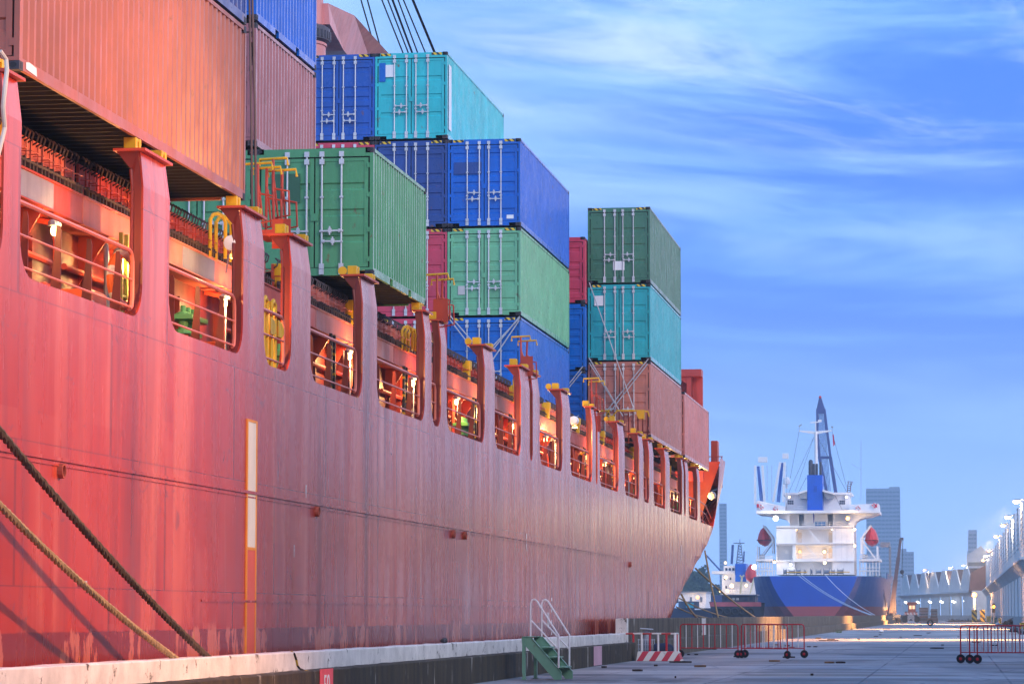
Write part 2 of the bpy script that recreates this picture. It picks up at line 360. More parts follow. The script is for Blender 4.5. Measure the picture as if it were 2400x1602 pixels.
t.links.new(mix(t, .14, base, nsv.outputs[0]), bg.inputs['Color']); bg.inputs['Strength'].default_value = SKY_STRENGTH
w.cycles.sampling_method = 'MANUAL'; w.cycles.sample_map_resolution = 512
sd = bpy.data.lights.new('sun', 'SUN'); sd.energy = SUN_STRENGTH; sd.angle = R(25); sd.color = (1.0, 0.93, 0.86)
so = bpy.data.objects.new('sun', sd); col.objects.link(so)
so.rotation_euler = Vector((-math.sin(SUN_AZ) * math.cos(SUN_EL), -math.cos(SUN_AZ) * math.cos(SUN_EL), -math.sin(SUN_EL))).to_track_quat('-Z', 'Y').to_euler()

if HAZE:
    hm = bpy.data.materials.new('haze'); hm.use_nodes = True; ht = hm.node_tree
    ht.nodes.remove(ht.nodes['Principled BSDF'])
    pv = ht.nodes.new('ShaderNodeVolumePrincipled'); pv.inputs['Density'].default_value = HAZE
    pv.inputs['Color'].default_value = (0.50, 0.76, 1.0, 1); pv.inputs['Anisotropy'].default_value = 0.0
    ht.links.new(pv.outputs[0], ht.nodes['Material Output'].inputs['Volume'])
    MB().box(-1500, 500, -70, 3300, -4.5, 260).build('haze', hm, kind='stuff')

# ------------------------------------------------------------------ ground and water
WX = -10.4
g = MB()
ys = [-60, 20, 60, 100, 140, 200, 300, 450, 700, 1000, 1600, 3200]; xs = [WX, -6, 0, 8, 40, 450]
for i in range(len(ys) - 1):
    for j in range(len(xs) - 1):
        g.quad((xs[j], ys[i], 0), (xs[j + 1], ys[i], 0), (xs[j + 1], ys[i + 1], 0), (xs[j], ys[i + 1], 0))
g.build('ground', ground_material(), kind='structure')
wm, t, b = nt_new('harbour_water'); b.inputs['Base Color'].default_value = (0.02, 0.05, 0.07, 1); b.inputs['Roughness'].default_value = .12
bump(t, b, pos_noise(t, .8, (1, 1, 1), 4), .4, .1)
MB().quad((-1400, -60, -3), (WX - .2, -60, -3), (WX - .2, 3200, -3), (-1400, 3200, -3)).build('water', wm, kind='structure')

# ------------------------------------------------------------------ quay wall
STEPM = concrete('mossy_concrete', (0.060, 0.043, 0.018), (0.018, 0.014, 0.007), .85)
UPM = concrete('stained_wall_concrete', (0.14, 0.115, 0.08), (0.030, 0.026, 0.018), .9)
WWALL = concrete('whitewashed_concrete', (0.74, 0.71, 0.67), (0.3, .28, .25), 0, white=(.585, .63))
qw = thing('quay_wall', (-10.7, 60, 0), 'low concrete quay wall with white painted top alongside the red ship', 'wall')
def rough_prism(y0, y1, x0, x1, z0, z1, step, jit):
    m = MB(); n = max(2, int((y1 - y0) / step)); prof = []
    for i in range(n + 1):
        y = y0 + (y1 - y0) * i / n; j = lambda: random.uniform(-jit, jit)
        prof.append([(x1 + j() * .5, y, z0), (x1 + j() * .5, y, z1 - .018 + j() * .3), (x1 - .018 + j() * .3, y, z1 + j()), (x0, y, z1 + j()), (x0, y, z0)])
    vs = [v for p in prof for v in p]; fs = []
    for i in range(n):
        for k in range(4): a = i * 5 + k; fs.append((a, a + 5, a + 6, a + 1))
    fs += [(4, 3, 2, 1, 0), tuple(n * 5 + k for k in range(5))]
    return m.add(vs, fs)
rough_prism(-40, 98.2, -11.15, WX, -3.5, .585, .5, .012).build('lower_step', STEPM, qw)
rough_prism(-40, 98.6, -11.08, -10.75, .585, .885, .6, .008).build('white_capping', WWALL, qw)
rough_prism(98.6, 99.15, -11.1, -10.73, -3.5, 1.37, .3, .015).build('end_post', WWALL, qw)
qf = thing('quay_wall', (-10.7, 300, 0), 'taller rain stained concrete quay wall with a ledge, running on to the blue ship', 'wall')
rough_prism(99.15, 560, -11.05, -10.75, -3.5, 1.37, 2.2, .012).build('upper_wall', UPM, qf)
rough_prism(108, 560, -10.75, WX - .03, -.1, .60, 2.2, .01).build('ledge', UPM, qf)
p = onX(1650, 1470, -10.74)
MB().box(-10.752, -10.742, p.y - 1.0, p.y + 1.0, .62, 1.34).build('white_patch', WWALL, qf)
# painted berth number
p = onX(763, 1590, WX)
PNK = paint('berth_pink', (0.85, 0.10, 0.12), .6, .25, .5)
MB().box(WX + .012, WX + .020, p.y - .52, p.y + .52, .1, .60).build('berth_panel', PNK, qw)
put_text('50', .5, 'berth_number', WHITE, qw, (WX + .024, p.y, .31), (R(90), 0, R(90)))
p = onX(1400, 1520, WX)
MB().box(WX + .012, WX + .018, p.y - 1.0, p.y + 1.0, .02, .58).build('berth_panel', paint('berth_pale_pink', (0.6, 0.36, 0.42), .7, .2, .5), qw)

# ------------------------------------------------------------------ containers
CW = 2.51
CM = {}
def cpaint(key, rgb, rust=.4):
    CM[key] = paint('container_' + key, rgb, .30, .16, .28, rust=rust, big=.9, spec=.42); return key
CM['orange'] = paint('container_orange', (0.37, 0.095, 0.055), .42, .18, .35, rust=.5, spec=.6, big=.9); cpaint('navy', (0.018, 0.060, 0.26)); cpaint('royal', (0.0, 0.115, 0.54), .1); cpaint('indigo', (0.012, 0.085, 0.40), .4)
cpaint('green', (0.080, 0.29, 0.13), .25); cpaint('mint', (0.14, 0.42, 0.23), .35); cpaint('teal', (0.028, 0.48, 0.52), .25); cpaint('pine', (0.050, 0.17, 0.10), .2)
cpaint('aqua', (0.015, 0.36, 0.40), .2); cpaint('brown', (0.44, 0.16, 0.12), .3); cpaint('crimson', (0.52, 0.045, 0.09), .3); cpaint('rose', (0.34, 0.12, 0.13), .4); cpaint('salmon', (0.58, 0.20, 0.17), .3)
cpaint('cobalt', (0.0, 0.12, 0.50), .15); cpaint('steel', (0.005, 0.09, 0.38), .15)
HAZ = stripes('hazard_stripe_pattern', (0.75, 0.50, 0.02), (0.02, 0.02, 0.02), (1, 0, 1), .20)
PLAC = paint('white_placard', (0.75, 0.78, 0.80), .5, .08, .1)
GASK = paint('door_rubber', (0.02, 0.021, 0.026), .7, .3, .2)
_cm = {}
def cmesh(key, fn):
    if key not in _cm: _cm[key] = fn()
    return _cm[key]
def side_mesh(L, H):
    m = MB(); z0, z1 = .165, H - .085; y = .10; pts = []
    pitch = .278; n = int((L - .2) / pitch); pitch = (L - .2) / n
    for i in range(n):
        a = .10 + i * pitch
        pts += [(a, -.012), (a + .27 * pitch, -.012), (a + .48 * pitch, -.075), (a + .79 * pitch, -.075)]
    pts.append((L - .10, -.012))
    for i in range(len(pts) - 1):
        (a, x), (c, u) = pts[i], pts[i + 1]
        m.quad((x, a, z0), (u, c, z0), (u, c, z1), (x, a, z1))
    return m.mesh('side_panel')
def shell_mesh(L, H):
    m = MB(); x0 = -CW + .012
    m.quad((x0, .1, .16), (x0, L - .1, .16), (x0, L - .1, H - .05), (x0, .1, H - .05))
    m.quad((x0, .1, H - .03), (-.02, .1, H - .03), (-.02, L - .1, H - .03), (x0, L - .1, H - .03))
    m.quad((x0, L - .04, .16), (-.02, L - .04, .16), (-.02, L - .04, H - .05), (x0, L - .04, H - .05))
    return m.mesh('roof_shell')
def frame_mesh(L, H, pockets):
    m = MB()
    for x0 in (-.075, -CW):
        for y0 in (0.0, L - .09): m.box(x0, x0 + .075, y0, y0 + .09, .12, H - .12)
    for x0 in (-.06, -CW + .002):
        m.box(x0, x0 + .058, .09, L - .09, H - .085, H - .012)
        if pockets and x0 > -1:
            a = [.09, L * .30, L * .30 + .34, L * .70 - .34, L * .70, L - .09]
            for i in (0, 2, 4): m.box(x0, x0 + .058, a[i], a[i + 1], .012, .15)
            m.box(x0, x0 + .058, .09, L - .09, .15, .165)
        else:
            m.box(x0, x0 + .058, .09, L - .09, .012, .165)
    for y0 in (.0, L - .08):
        m.box(-CW + .075, -.075, y0, y0 + .08, H - .19, H - .012)
        m.box(-CW + .40, -.40, y0, y0 + .08, .012, .17)
        m.box(-CW + .075, -CW + .40, y0, y0 + .08, .11, .17); m.box(-.40, -.075, y0, y0 + .08, .11, .17)
    return m.mesh('frame')
def under_mesh(L, H):
    m = MB(); m.quad((-CW + .06, .08, .155), (-.06, .08, .155), (-.06, L - .08, .155), (-CW + .06, L - .08, .155))
    n = int(L / .34)
    for i in range(1, n):
        y = L * i / n; m.box(-CW + .06, -.06, y - .02, y + .02, .02, .15)
    return m.mesh('underframe')
def cast_mesh():
    m = MB(); a, h, d = .168, .118, .178
    m.box(-a / 2, a / 2, -d / 2 + .004, d / 2 - .004, 0, h)
    bmh = m.mesh('corner_casting'); return bmh
def hole_shade_mesh(side):  # flat dark oval painted for the shade inside the casting hole
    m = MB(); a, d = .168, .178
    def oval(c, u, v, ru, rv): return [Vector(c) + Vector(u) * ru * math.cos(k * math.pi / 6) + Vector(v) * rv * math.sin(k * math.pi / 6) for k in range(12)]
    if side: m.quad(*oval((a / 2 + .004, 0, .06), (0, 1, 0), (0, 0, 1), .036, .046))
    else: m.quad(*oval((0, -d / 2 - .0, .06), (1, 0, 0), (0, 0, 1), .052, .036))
    return m.mesh('hole_shade')
def door_mesh(Wd, Hd, style):
    m = MB(); yf, yr = .022, .058; x0, x1 = .015, Wd - .015; a, b = .10, Wd - .10
    grooves = {'three': [(.26, .10), (.50, .10), (.74, .10)], 'five': [(.13, .12), (.36, .09), (.49, .09), (.62, .09), (.87, .12)], 'four': [(.16, .13), (.44, .10), (.58, .10), (.84, .13)]}[style]
    prof = [(.0, yf), (.03 * Hd, yf), (.032 * Hd, yf + .012)]
    for c, hh in grooves:
        z = c * Hd; k = hh * .5
        prof += [(z - k - .035, yf + .012), (z - k, yr), (z + k, yr), (z + k + .028, yf + .012)]
    prof += [(.968 * Hd, yf + .012), (.97 * Hd, yf), (Hd, yf)]
    for i in range(len(prof) - 1):
        (za, ya), (zb, yb) = prof[i], prof[i + 1]
        m.quad((a, ya, za), (b, ya, za), (b, yb, zb), (a, yb, zb))
        for x in (a, b):
            if ya > yf or yb > yf: m.quad((x, yf, za), (x, ya, za), (x, yb, zb), (x, yf, zb))
    m.quad((x0, yf, 0), (a, yf, 0), (a, yf, Hd), (x0, yf, Hd)); m.quad((b, yf, 0), (x1, yf, 0), (x1, yf, Hd), (b, yf, Hd))
    for x in (x0, x1): m.quad((x, yf, 0), (x, .08, 0), (x, .08, Hd), (x, yf, Hd))
    hx0, hx1 = (-.055, .045)
    for k in (.07, .34, .66, .93):      # hinge blades
        m.box(hx0, hx1, .006, .05, k * Hd - .05, k * Hd + .05)
    return m.mesh('door')
def bar_mesh(Hd):
    m = MB(); m.tube([(0, 0, -.12), (0, 0, Hd + .12)], .021, 6)
    for z in (-.10, .02, .33 * Hd, .64 * Hd, Hd - .08, Hd + .08):
        big = z < .1 or z > Hd - .1
        m.box(-.05 if big else -.038, .05 if big else .038, -.03, .03, z - (.055 if big else .02), z + (.055 if big else .02))
    return m.mesh('locking_bar')
def handle_mesh(s):
    m = MB(); m.box(0 if s > 0 else -.06, .06 if s > 0 else 0, -.03, .02, -.035, .035); m.beam((0, -.03, 0), (s * .46, -.035, -.01), .018, .032); m.box(s * .24 - .035, s * .24 + .035, -.045, .02, -.05, .05)
    m.box(s * .24 - .014, s * .24 + .014, -.05, -.01, -.09, .09)
    return m.mesh('handle')
def child(name, me, mat, parent, loc=(0, 0, 0), rot=None):
    if not me.materials: me.materials.append(mat)
    o = bpy.data.objects.new(name, me); col.objects.link(o); o.parent = parent; o.location = loc
    o.material_slots[0].link = 'OBJECT'; o.material_slots[0].material = mat
    if rot: o.rotation_euler = rot
    WL[o.name] = Vector((0, 0, 0)); return o
def container(xr, y0, z0, L, H, key, label, style='five', doors=True, haz=True, pockets=False, group=None, handle_z=1.15, framekey=None):
    root = thing('shipping_container', (xr, y0, z0), label, 'container', group)
    mt = CM[key]; fm = CM[framekey] if framekey else mt
    child('side_panel', cmesh(('s', L, H), lambda: side_mesh(L, H)), mt, root)
    child('roof_shell', cmesh(('h', L, H), lambda: shell_mesh(L, H)), mt, root)
    child('frame', cmesh(('f', L, H, pockets), lambda: frame_mesh(L, H, pockets)), fm, root)
    child('underframe', cmesh(('u', L, H), lambda: under_mesh(L, H)), DARK, root)
    dk = paint('corner_casting_steel', (0.045, 0.04, 0.05), .6, .35, .2, rust=.5)
    for x in (-.084, -CW + .084):
        for y in (.085, L - .085):
            if x < -1 and y > 1: continue
            for z in (0, H - .118):
                c = child('corner_casting', cmesh('cast', cast_mesh), dk, root, (x, y, z))
                if y < 1: child('hole_shade', cmesh('hole0', lambda: hole_shade_mesh(False)), BLK, c, (0, 0, 0))
                if x > -1: child('hole_shade', cmesh('hole1', lambda: hole_shade_mesh(True)), BLK, c, (0, 0, 0))
    if not doors: return root
    Hd = H - .40; Wd = (CW - .19) / 2; zd = .185
    gm = MB().box(-CW + .078, -.078, .064, .072, .172, H - .19)
    child('door_gasket', cmesh(('g', H), lambda: gm.mesh('door_gasket')), GASK, root)
    for side, x in ((-1, -CW + .095), (1, -.095)):
        d = child('door', cmesh(('d', Wd, Hd, style), lambda: door_mesh(Wd, Hd, style)), mt, root, (x, 0, zd)) if side < 0 else None
        if side > 0:
            def mir():
                me = cmesh(('d', Wd, Hd, style), None).copy(); me.transform(Matrix.Scale(-1, 4, (1, 0, 0))); me.flip_normals(); return me
            d = child('door', cmesh(('dm', Wd, Hd, style), mir), mt, root, (x, 0, zd))
        for k, q in enumerate((.50, .86)):
            bx = -side * Wd * q
            bar = child('locking_bar', cmesh(('b', Hd), lambda: bar_mesh(Hd)), GALV, d, (bx, -.012, 0))
            s = 1 if (k == 0) == (side < 0) else -1
            child('handle', cmesh(('hd', s), lambda: handle_mesh(s)), GALV, d, (bx, -.012, handle_z - zd - k * .22))
    child('lock_box', cmesh('lockbox', lambda: MB().box(-.08, .08, 0, .03, -.08, .08).mesh('lock_box')), mt, root, (-CW / 2, 0, H * .46))
    if haz:
        for x in (-CW + .19, -.19 - .36):
            child('hazard_stripe', cmesh('haz', lambda: MB().box(0, .36, -.004, .0, 0, .085).mesh('hazard_stripe')), HAZ, root, (x, 0, H - .105))
    return root
def placard(root, x, z, w, h, mat=None, side=False):
    if side: child('placard', MB().box(.002, .006, x, x + w, z, z + h).mesh('placard'), mat or PLAC, root)
    else: child('placard', MB().box(x, x + w, .008, .014, z, z + h).mesh('placard'), mat or PLAC, root)

C1 = container(-11.9, 36.87, 8.53, 12.5, 3.0, 'orange', 'long orange corrugated container above the first ship openings', 'four', haz=False)
ymk = onX(44, 85, -11.9)
for i, ch_ in enumerate('TC'):
    put_text(ch_, .30, 'lettering', WHITE, C1, (-11.9 + .006, 36.925, 8.53 + 2.22 - i * .42), (R(90), 0, R(90)))
pp = MB().prism([(.002, .28, .05), (.002, .75, .03), (.002, .72, .14), (.002, .42, .16), (.002, .28, .14)], (.004, 0, 0))
child('paint_patch', pp.mesh('paint_patch'), PLAC, C1)
container(-11.9, 36.87, 11.57, 12.5, 3.0, 'navy', 'dark navy container stacked on top of the long orange one', 'four', haz=False)
G20 = container(-11.9, 60.75, 8.53, 6.35, 2.70, 'green', 'short green container nearest the quay, with lighter corrugated side and four white door bars', 'three', haz=False, pockets=True, handle_z=.95)
placard(G20, -CW + .33, 1.55, .62, .62, paint('dark_green_patch', (0.04, 0.13, 0.075), .5))
container(-14.43, 60.75, 8.53, 6.35, 2.70, 'green', 'green container half hidden behind the short green one, under the rose container', 'three', haz=False)
container(-14.43, 60.75, 11.32, 6.0, 2.62, 'rose', 'short dusty rose container between green below and blue above', 'three', haz=False)
container(-14.43, 60.75, 14.0, 6.0, 2.65, 'royal', 'short bright blue container with forklift pockets on top of the rose one', 'three', haz=False, pockets=True)
Lb = 13.0; Yb = 99.5; pt = 3.05; H3 = 2.99
container(-14.4, Yb, 8.53, Lb, H3, 'cobalt', 'blue container at the bottom of the middle stack, with crossed lashing rods', 'five')
g = container(-14.4, Yb, 8.53 + pt, Lb, H3, 'mint', 'pale green container between two blue ones in the middle stack', 'five')
placard(g, -CW + .36, .72, .24, .30, paint('grey_placard', (.45, .46, .45), .6))
b3 = container(-14.4, Yb, 8.53 + 2 * pt, Lb, H3, 'royal', 'bright blue container on top of the pale green one in the middle stack', 'five')
placard(b3, -.48, .24, .24, .13); placard(b3, -CW + .22, 2.02 - .22, .95, .40, CM['navy'])
container(-16.93, Yb, 8.53, Lb, H3, 'crimson', 'red container at the bottom of the second row behind the middle stack', 'five', group='containers under the second row')
container(-16.93, Yb, 8.53 + pt, Lb, H3, 'crimson', 'crimson container below the dark blue one, seen past the short green container', 'four')
container(-16.93, Yb, 8.53 + 2 * pt, Lb, H3, 'navy', 'dark blue container directly under the teal one', 'five')
tl = container(-16.93, Yb, 8.53 + 3 * pt, Lb, H3, 'teal', 'turquoise container on the very top, with a white strip on its side', 'three')
placard(tl, -CW + .36, 2.16, .30, .42); placard(tl, .30, .35, .52, 2.25, None, True)
placard(tl, -CW + .14, 2.0, .22, .65, CM['cobalt'])
container(-19.46, Yb, 8.53 + pt, Lb, H3, 'navy', 'dark container low in the third row behind the middle stack', 'five', group='containers under the third row')
container(-19.46, Yb, 8.53 + 2 * pt, Lb, H3, 'crimson', 'crimson container under the dark blue top container, only its upper edge in view', 'five')
container(-19.46, Yb, 8.53 + 3 * pt, Lb, H3, 'indigo', 'dark blue top container beside the turquoise one', 'five', handle_z=.9)
Yf = 118.2; Lf = 13.6; pf = 3.10; Hf = 3.05
container(-11.87, Yf, 8.50, Lf, Hf, 'brown', 'brown container with lashing rods across its doors, bottom of the far stack', 'four', framekey='brown')
fa = container(-11.87, Yf, 8.50 + pf, Lf, Hf, 'aqua', 'teal container between brown and dark green in the far stack', 'three')
placard(fa, -CW + .26, 2.2, .36, .40)
fg = container(-11.87, Yf, 8.50 + 2 * pf, Lf, Hf, 'pine', 'dark green container on top of the far stack', 'three')
placard(fg, -CW / 2 - .24, .52, .46, .36)
for k, (key, lab) in enumerate((('steel', 'lower navy container in the narrow gap behind the far stack'), ('cobalt', 'upper blue container in the narrow gap behind the far stack'), ('crimson', 'bright crimson container on top, in the narrow gap beside the dark green one'))):
    container(-14.42, 117.5, 8.50 + k * 2.68, Lf, 2.64, key, lab, 'five', haz=False, framekey=key)
container(-11.87, 133.4, 8.50, 13.4, 2.95, 'salmon', 'dull red container nearest the bow, last along the ship', 'four')
# ------------------------------------------------------------------ the red container ship
HX = -11.75
SHIP = thing('container_ship', (-24, 90, -3), 'red container ship moored alongside, with a row of lit openings under its cargo', 'ship')
y0tab = [(-4, 108), (-1, 115), (0.5, 120.5), (1.339, 123.6), (1.938, 126.2), (2.723, 130.1), (3.784, 136.4), (4.606, 141.7), (5.459, 145.35), (5.78, 146.6), (7.134, 149.8), (8.04, 152.6), (9.42, 154.86), (10.5, 156)]
def y0z(z):
    for (a, b_), (c, d) in zip(y0tab, y0tab[1:]):
        if z <= c: return b_ + (d - b_) * (z - a) / (c - a)
    return y0tab[-1][1]
def hx(Y, z):
    u = Y - y0z(z)
    return HX if u <= 0 else max(-24.0, HX - .02 * u * u)
ZS = 5.81                 # sill of the openings
OPS = [(29.5, 35.85), (36.55, 42.38), (43.88, 48.67), (50.21, 52.37), (53.99, 58.94), (60.46, 66.13), (66.98, 68.28), (69.06, 74.82), (76.5, 81.25), (82.97, 83.59),
       (85.03, 90.09), (91.98, 97.67), (98.64, 99.14), (99.76, 105.48), (107.48, 112.5), (114.12, 116.29), (118.01, 122.93), (124.86, 130.59), (131.45, 132.32), (133.87, 138.52), (139.97, 148.6)]
# shell plating, one continuous mesh, bow included
m = MB()
zs = [-4, -2, -.5, .5, 1.0, 1.4, 1.9, 2.5, 3.1, 3.55, 4.2, 4.85, 5.2]
ysh = [10, 20, 30, 40, 50, 60, 70, 80, 90, 100, 106] + [107 + 1.5 * i for i in range(12)] + [125.5 + .9 * i for i in range(62)]
def grid_sheet(m, ysh, zs, fx):
    b0 = len(m.v); n = len(zs)
    m.v += [Vector((fx(y, z), y, z)) for y in ysh for z in zs]
    for i in range(len(ysh) - 1):
        for j in range(n - 1):
            a = b0 + i * n + j; q = (a, a + n, a + n + 1, a + 1)
            if m.v[a].x > -23.99 or m.v[a + n + 1].x > -23.99: m.f.append(q)
grid_sheet(m, ysh, zs, hx)
# forecastle side and bulwark, forward of the last opening (raked after edge)
zf = [5.2, 5.81, 6.4, 7.0, 7.6, 8.2, 8.8, 9.45]
b0 = len(m.v); nf = len(zf); us = [i / 30 for i in range(31)]
def yfc(u, z): a = 148.3 + (z - 5.2) * .95; return a + (184 - a) * u ** 1.6
m.v += [Vector((hx(yfc(u, z), z), yfc(u, z), z)) for u in us for z in zf]
for i in range(30):
    for j in range(nf - 1):
        a = b0 + i * nf + j; m.f.append((a, a + nf, a + nf + 1, a + 1))
# sill strip with rounded lower corners of every opening
def arc(cy, cz, r, a0, a1, n=6): return [(cy + r * math.cos(R(a0 + (a1 - a0) * i / n)), cz + r * math.sin(R(a0 + (a1 - a0) * i / n))) for i in range(n + 1)]
ZP = ZS + .62
rad = lambda a, b_: min(.52, (b_ - a) * .48)
mids = [(a + b_) / 2 for a, b_ in OPS]
for i in range(len(OPS) - 1):
    ra, rb = rad(*OPS[i]), rad(*OPS[i + 1])
    e0, e1 = OPS[i][1], OPS[i + 1][0]
    poly = [(mids[i], 5.2), (mids[i + 1], 5.2), (mids[i + 1], ZS)] + [(e1 + rb - rb * math.sin(R(k * 15)), ZS + rb - rb * math.cos(R(k * 15))) for k in range(7)] + [(e1, ZP), (e0, ZP)] + [(e0 - ra + ra * math.cos(R(-k * 15)), ZS + ra + ra * math.sin(R(-k * 15))) for k in range(7)] + [(mids[i], ZS)]
    m.prism([(HX, y, z) for y, z in poly], (-.03, 0, 0))
la, lb = OPS[-1]
grid_sheet(m, [mids[-1] + k * (149.4 - mids[-1]) / 24 for k in range(25)], [5.2, 5.5, ZS], hx)
m.build('hull', HULL, SHIP)
# opening rims
for i, (a, b_) in enumerate(OPS[:-1]):
    if i == 0: continue
    r = rad(a, b_); zt = 7.72; dx = .17
    path = [(a, zt)] + [(a + r - r * math.cos(R(k * 15)), ZS + r - r * math.sin(R(k * 15))) for k in range(7)] + [(b_ - r + r * math.sin(R(k * 15)), ZS + r - r * math.cos(R(k * 15))) for k in range(7)] + [(b_, zt)]
    m = MB()
    for (p, q) in zip(path, path[1:]): m.quad((HX - .031, p[0], p[1]), (HX - .031, q[0], q[1]), (HX - dx, q[0], q[1]), (HX - dx, p[0], p[1]))
    m.tube([(HX - dx, y, z) for y, z in path], .028, 6)
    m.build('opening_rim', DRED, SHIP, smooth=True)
# frame posts between the openings
for i in range(len(OPS) - 1):
    e0, e1 = OPS[i][1], OPS[i + 1][0]; wdt = e1 - e0; zt = 8.33; zk = 7.78; li = .065
    m = MB(); tp = .05 if wdt > 1 else .02
    m.prism([(HX, e0, ZP), (HX, e1, ZP), (HX, e1, zk), (HX, e0, zk)], (-.03, 0, 0))
    f = [Vector((HX, e0, zk)), Vector((HX, e1, zk)), Vector((HX - li, e1 - tp, zt)), Vector((HX - li, e0 + tp, zt))]
    m.prism(f, (-.03, 0, 0))
    po = m.build('frame_post', HULL, SHIP)
    for y, sgn in ((e0 + .0, 1), (e1 - .025, -1)):
        wb = MB()
        zz = [(HX - .03, zk - .06), (HX - .17, zk - .06), (HX - .17, zk + .02), (HX - .20, 8.04), (HX - .42, zt - .02), (HX - li - .03, zt - .02)] if wdt > 1 else [(HX - .03, zk - .06), (HX - .17, zk - .06), (HX - .24, zt - .02), (HX - li - .03, zt - .02)]
        wb.prism([(x, y + (tp if k > 2 else 0) * sgn * .5, z) for k, (x, z) in enumerate(zz)], (0, .025, 0))
        if sgn > 0: wb.tube([(HX - .17, e0 + .02, zk - .06), (HX - .175, e0 + .02, zk + .03), (HX - .20, e0 + .03, 8.04)], .028, 6)
        wb.build('bracket', DRED, po)
    MB().box(HX - .46 if wdt > 1 else HX - .3, HX + .03, e0 - .04, e1 + .04, zt - .02, zt + .02).build('top_plate', RED, po)
    hz = [(e0 + .10, .30), (e1 - .46, .30)] if wdt > 1.2 else [(e0 + .12, .32)] if wdt > .6 else []
    for k, (yy, ln) in enumerate(hz):
        s = MB(); x0 = HX - .34 if k == 0 else HX - .20; h = .205 if k == 0 else .15
        s.box(x0, x0 + .19, yy, yy + ln * .34, zt + .02, zt + h); s.box(x0, x0 + .19, yy + ln * .66, yy + ln, zt + .02, zt + h); s.box(x0 + .01, x0 + .18, yy + ln * .33, yy + ln * .67, zt + h - .05, zt + h)
        s.box(x0 + .01, x0 + .12, yy + ln * .33, yy + ln * .67, zt + .02, zt + h - .06)
        s.build('stopper', YEL, po, bevel=.01)
    if wdt > 1.2 and i in (4, 7, 10, 13): MB().lathe((HX - .44, e0 + .1, zt + .10), [(.05, -.03), (.09, -.03), (.09, .03), (.05, .03)], 12, 'Y').build('lifting_eye', YEL, po)
# rub strakes and weld bars
for z, w_, d in ((3.55, .05, .030), (3.47, .025, .016), (1.72, .035, .02)):
    st = MB(); yy = [20 + 2.0 * k for k in range(44)] if z > 2 else [46 + 2 * k for k in range(32)]
    for a, c in zip(yy, yy[1:]): st.box(HX - .01, HX + d, a, c, z - w_ / 2, z + w_ / 2)
    st.build('rub_strake', HULL, SHIP)
# painted pilot mark
ypm = 49.35
MB().box(HX - .01, HX + .012, ypm - .30, ypm + .30, 2.62, 4.74).build('pilot_mark', paint('worn_white_mark', (0.80, 0.74, 0.60), .6, .12, .45), SHIP)
MB().box(HX - .01, HX + .012, ypm - .30, ypm + .30, .2, 2.60).build('pilot_mark', paint('pale_red_mark', (0.72, 0.12, 0.07), .5, .15, .4), SHIP)
m = MB()
for s in (-1, 1): m.box(HX - .01, HX + .02, ypm + s * .33 - .035, ypm + s * .33 + .035, .2, 4.78)
m.box(HX - .01, HX + .02, ypm - .295, ypm + .295, 4.74, 4.78); m.box(HX - .01, HX + .018, ypm - .295, ypm + .295, 2.58, 2.63)
m.build('pilot_mark_border', paint('orange_border', (0.80, 0.30, 0.03), .5, .2, .4), SHIP)
# overboard discharges with weeping stains
for px, py in ((139, 1103), (740, 1198), (1060, 1251), (1087, 1254), (1475, 1322)):
    p = onX(px, py, HX)
    m = MB(); m.lathe(p + Vector((-.02, 0, 0)), [(.10, 0), (.10, .09), (.075, .09), (.07, .0)], 12, 'X'); m.build('discharge_pipe', paint('rusty_pipe', (.34, .07, .04), .7, .3, .4, rust=.8), SHIP)
for px, py in ((565, 1395),):
    p = onX(188 * 1.0, 1365, HX); MB().box(HX, HX + .05, p.y - .12, p.y + .16, p.z - .03, p.z + .03).build('welded_lug', GALV, SHIP)
p = onX(1284, 1453, HX)
put_text('30', .62, 'draught_mark', WHITE, SHIP, (HX + .006, p.y, p.z), (R(90), 0, R(90)))
for k in range(5): MB().box(HX, HX + .008, p.y + .75, p.y + .87, p.z - .75 + k * .33, p.z - .65 + k * .33).build('draught_tick', WHITE, SHIP)
for px, y0_, y1_, w_, mt_ in ((716, 1136, 1166, .07, WHITE), (688, 1276, 1305, .05, WHITE), (687, 1320, 1420, .03, paint('rust_run', (.30, .10, .02), .7, .3, .4)), (1233, 1250, 1290, .16, WHITE), (1231, 1322, 1416, .05, paint('rust_run', (.30, .10, .02))), (1596, 1276, 1312, .3, WHITE), (1519, 1385, 1430, .18, paint('dark_run', (.05, .03, .05)))):
    a, c = onX(px, y0_, HX), onX(px, y1_, HX); y = a.y; n_ = 7; z0_, z1_ = min(a.z, c.z), max(a.z, c.z)
    lft = [(HX + .012, y - w_ * random.uniform(.3, .6) * (1 - k / n_ * .5), z1_ + (z0_ - z1_) * k / n_) for k in range(n_ + 1)]; rgt = [(HX + .012, y + w_ * random.uniform(.3, .6) * (1 - k / n_ * .5), z1_ + (z0_ - z1_) * k / n_) for k in range(n_ + 1)]
    MB().quad(*lft, *rgt[::-1]).build('paint_scrape', mt_, SHIP)
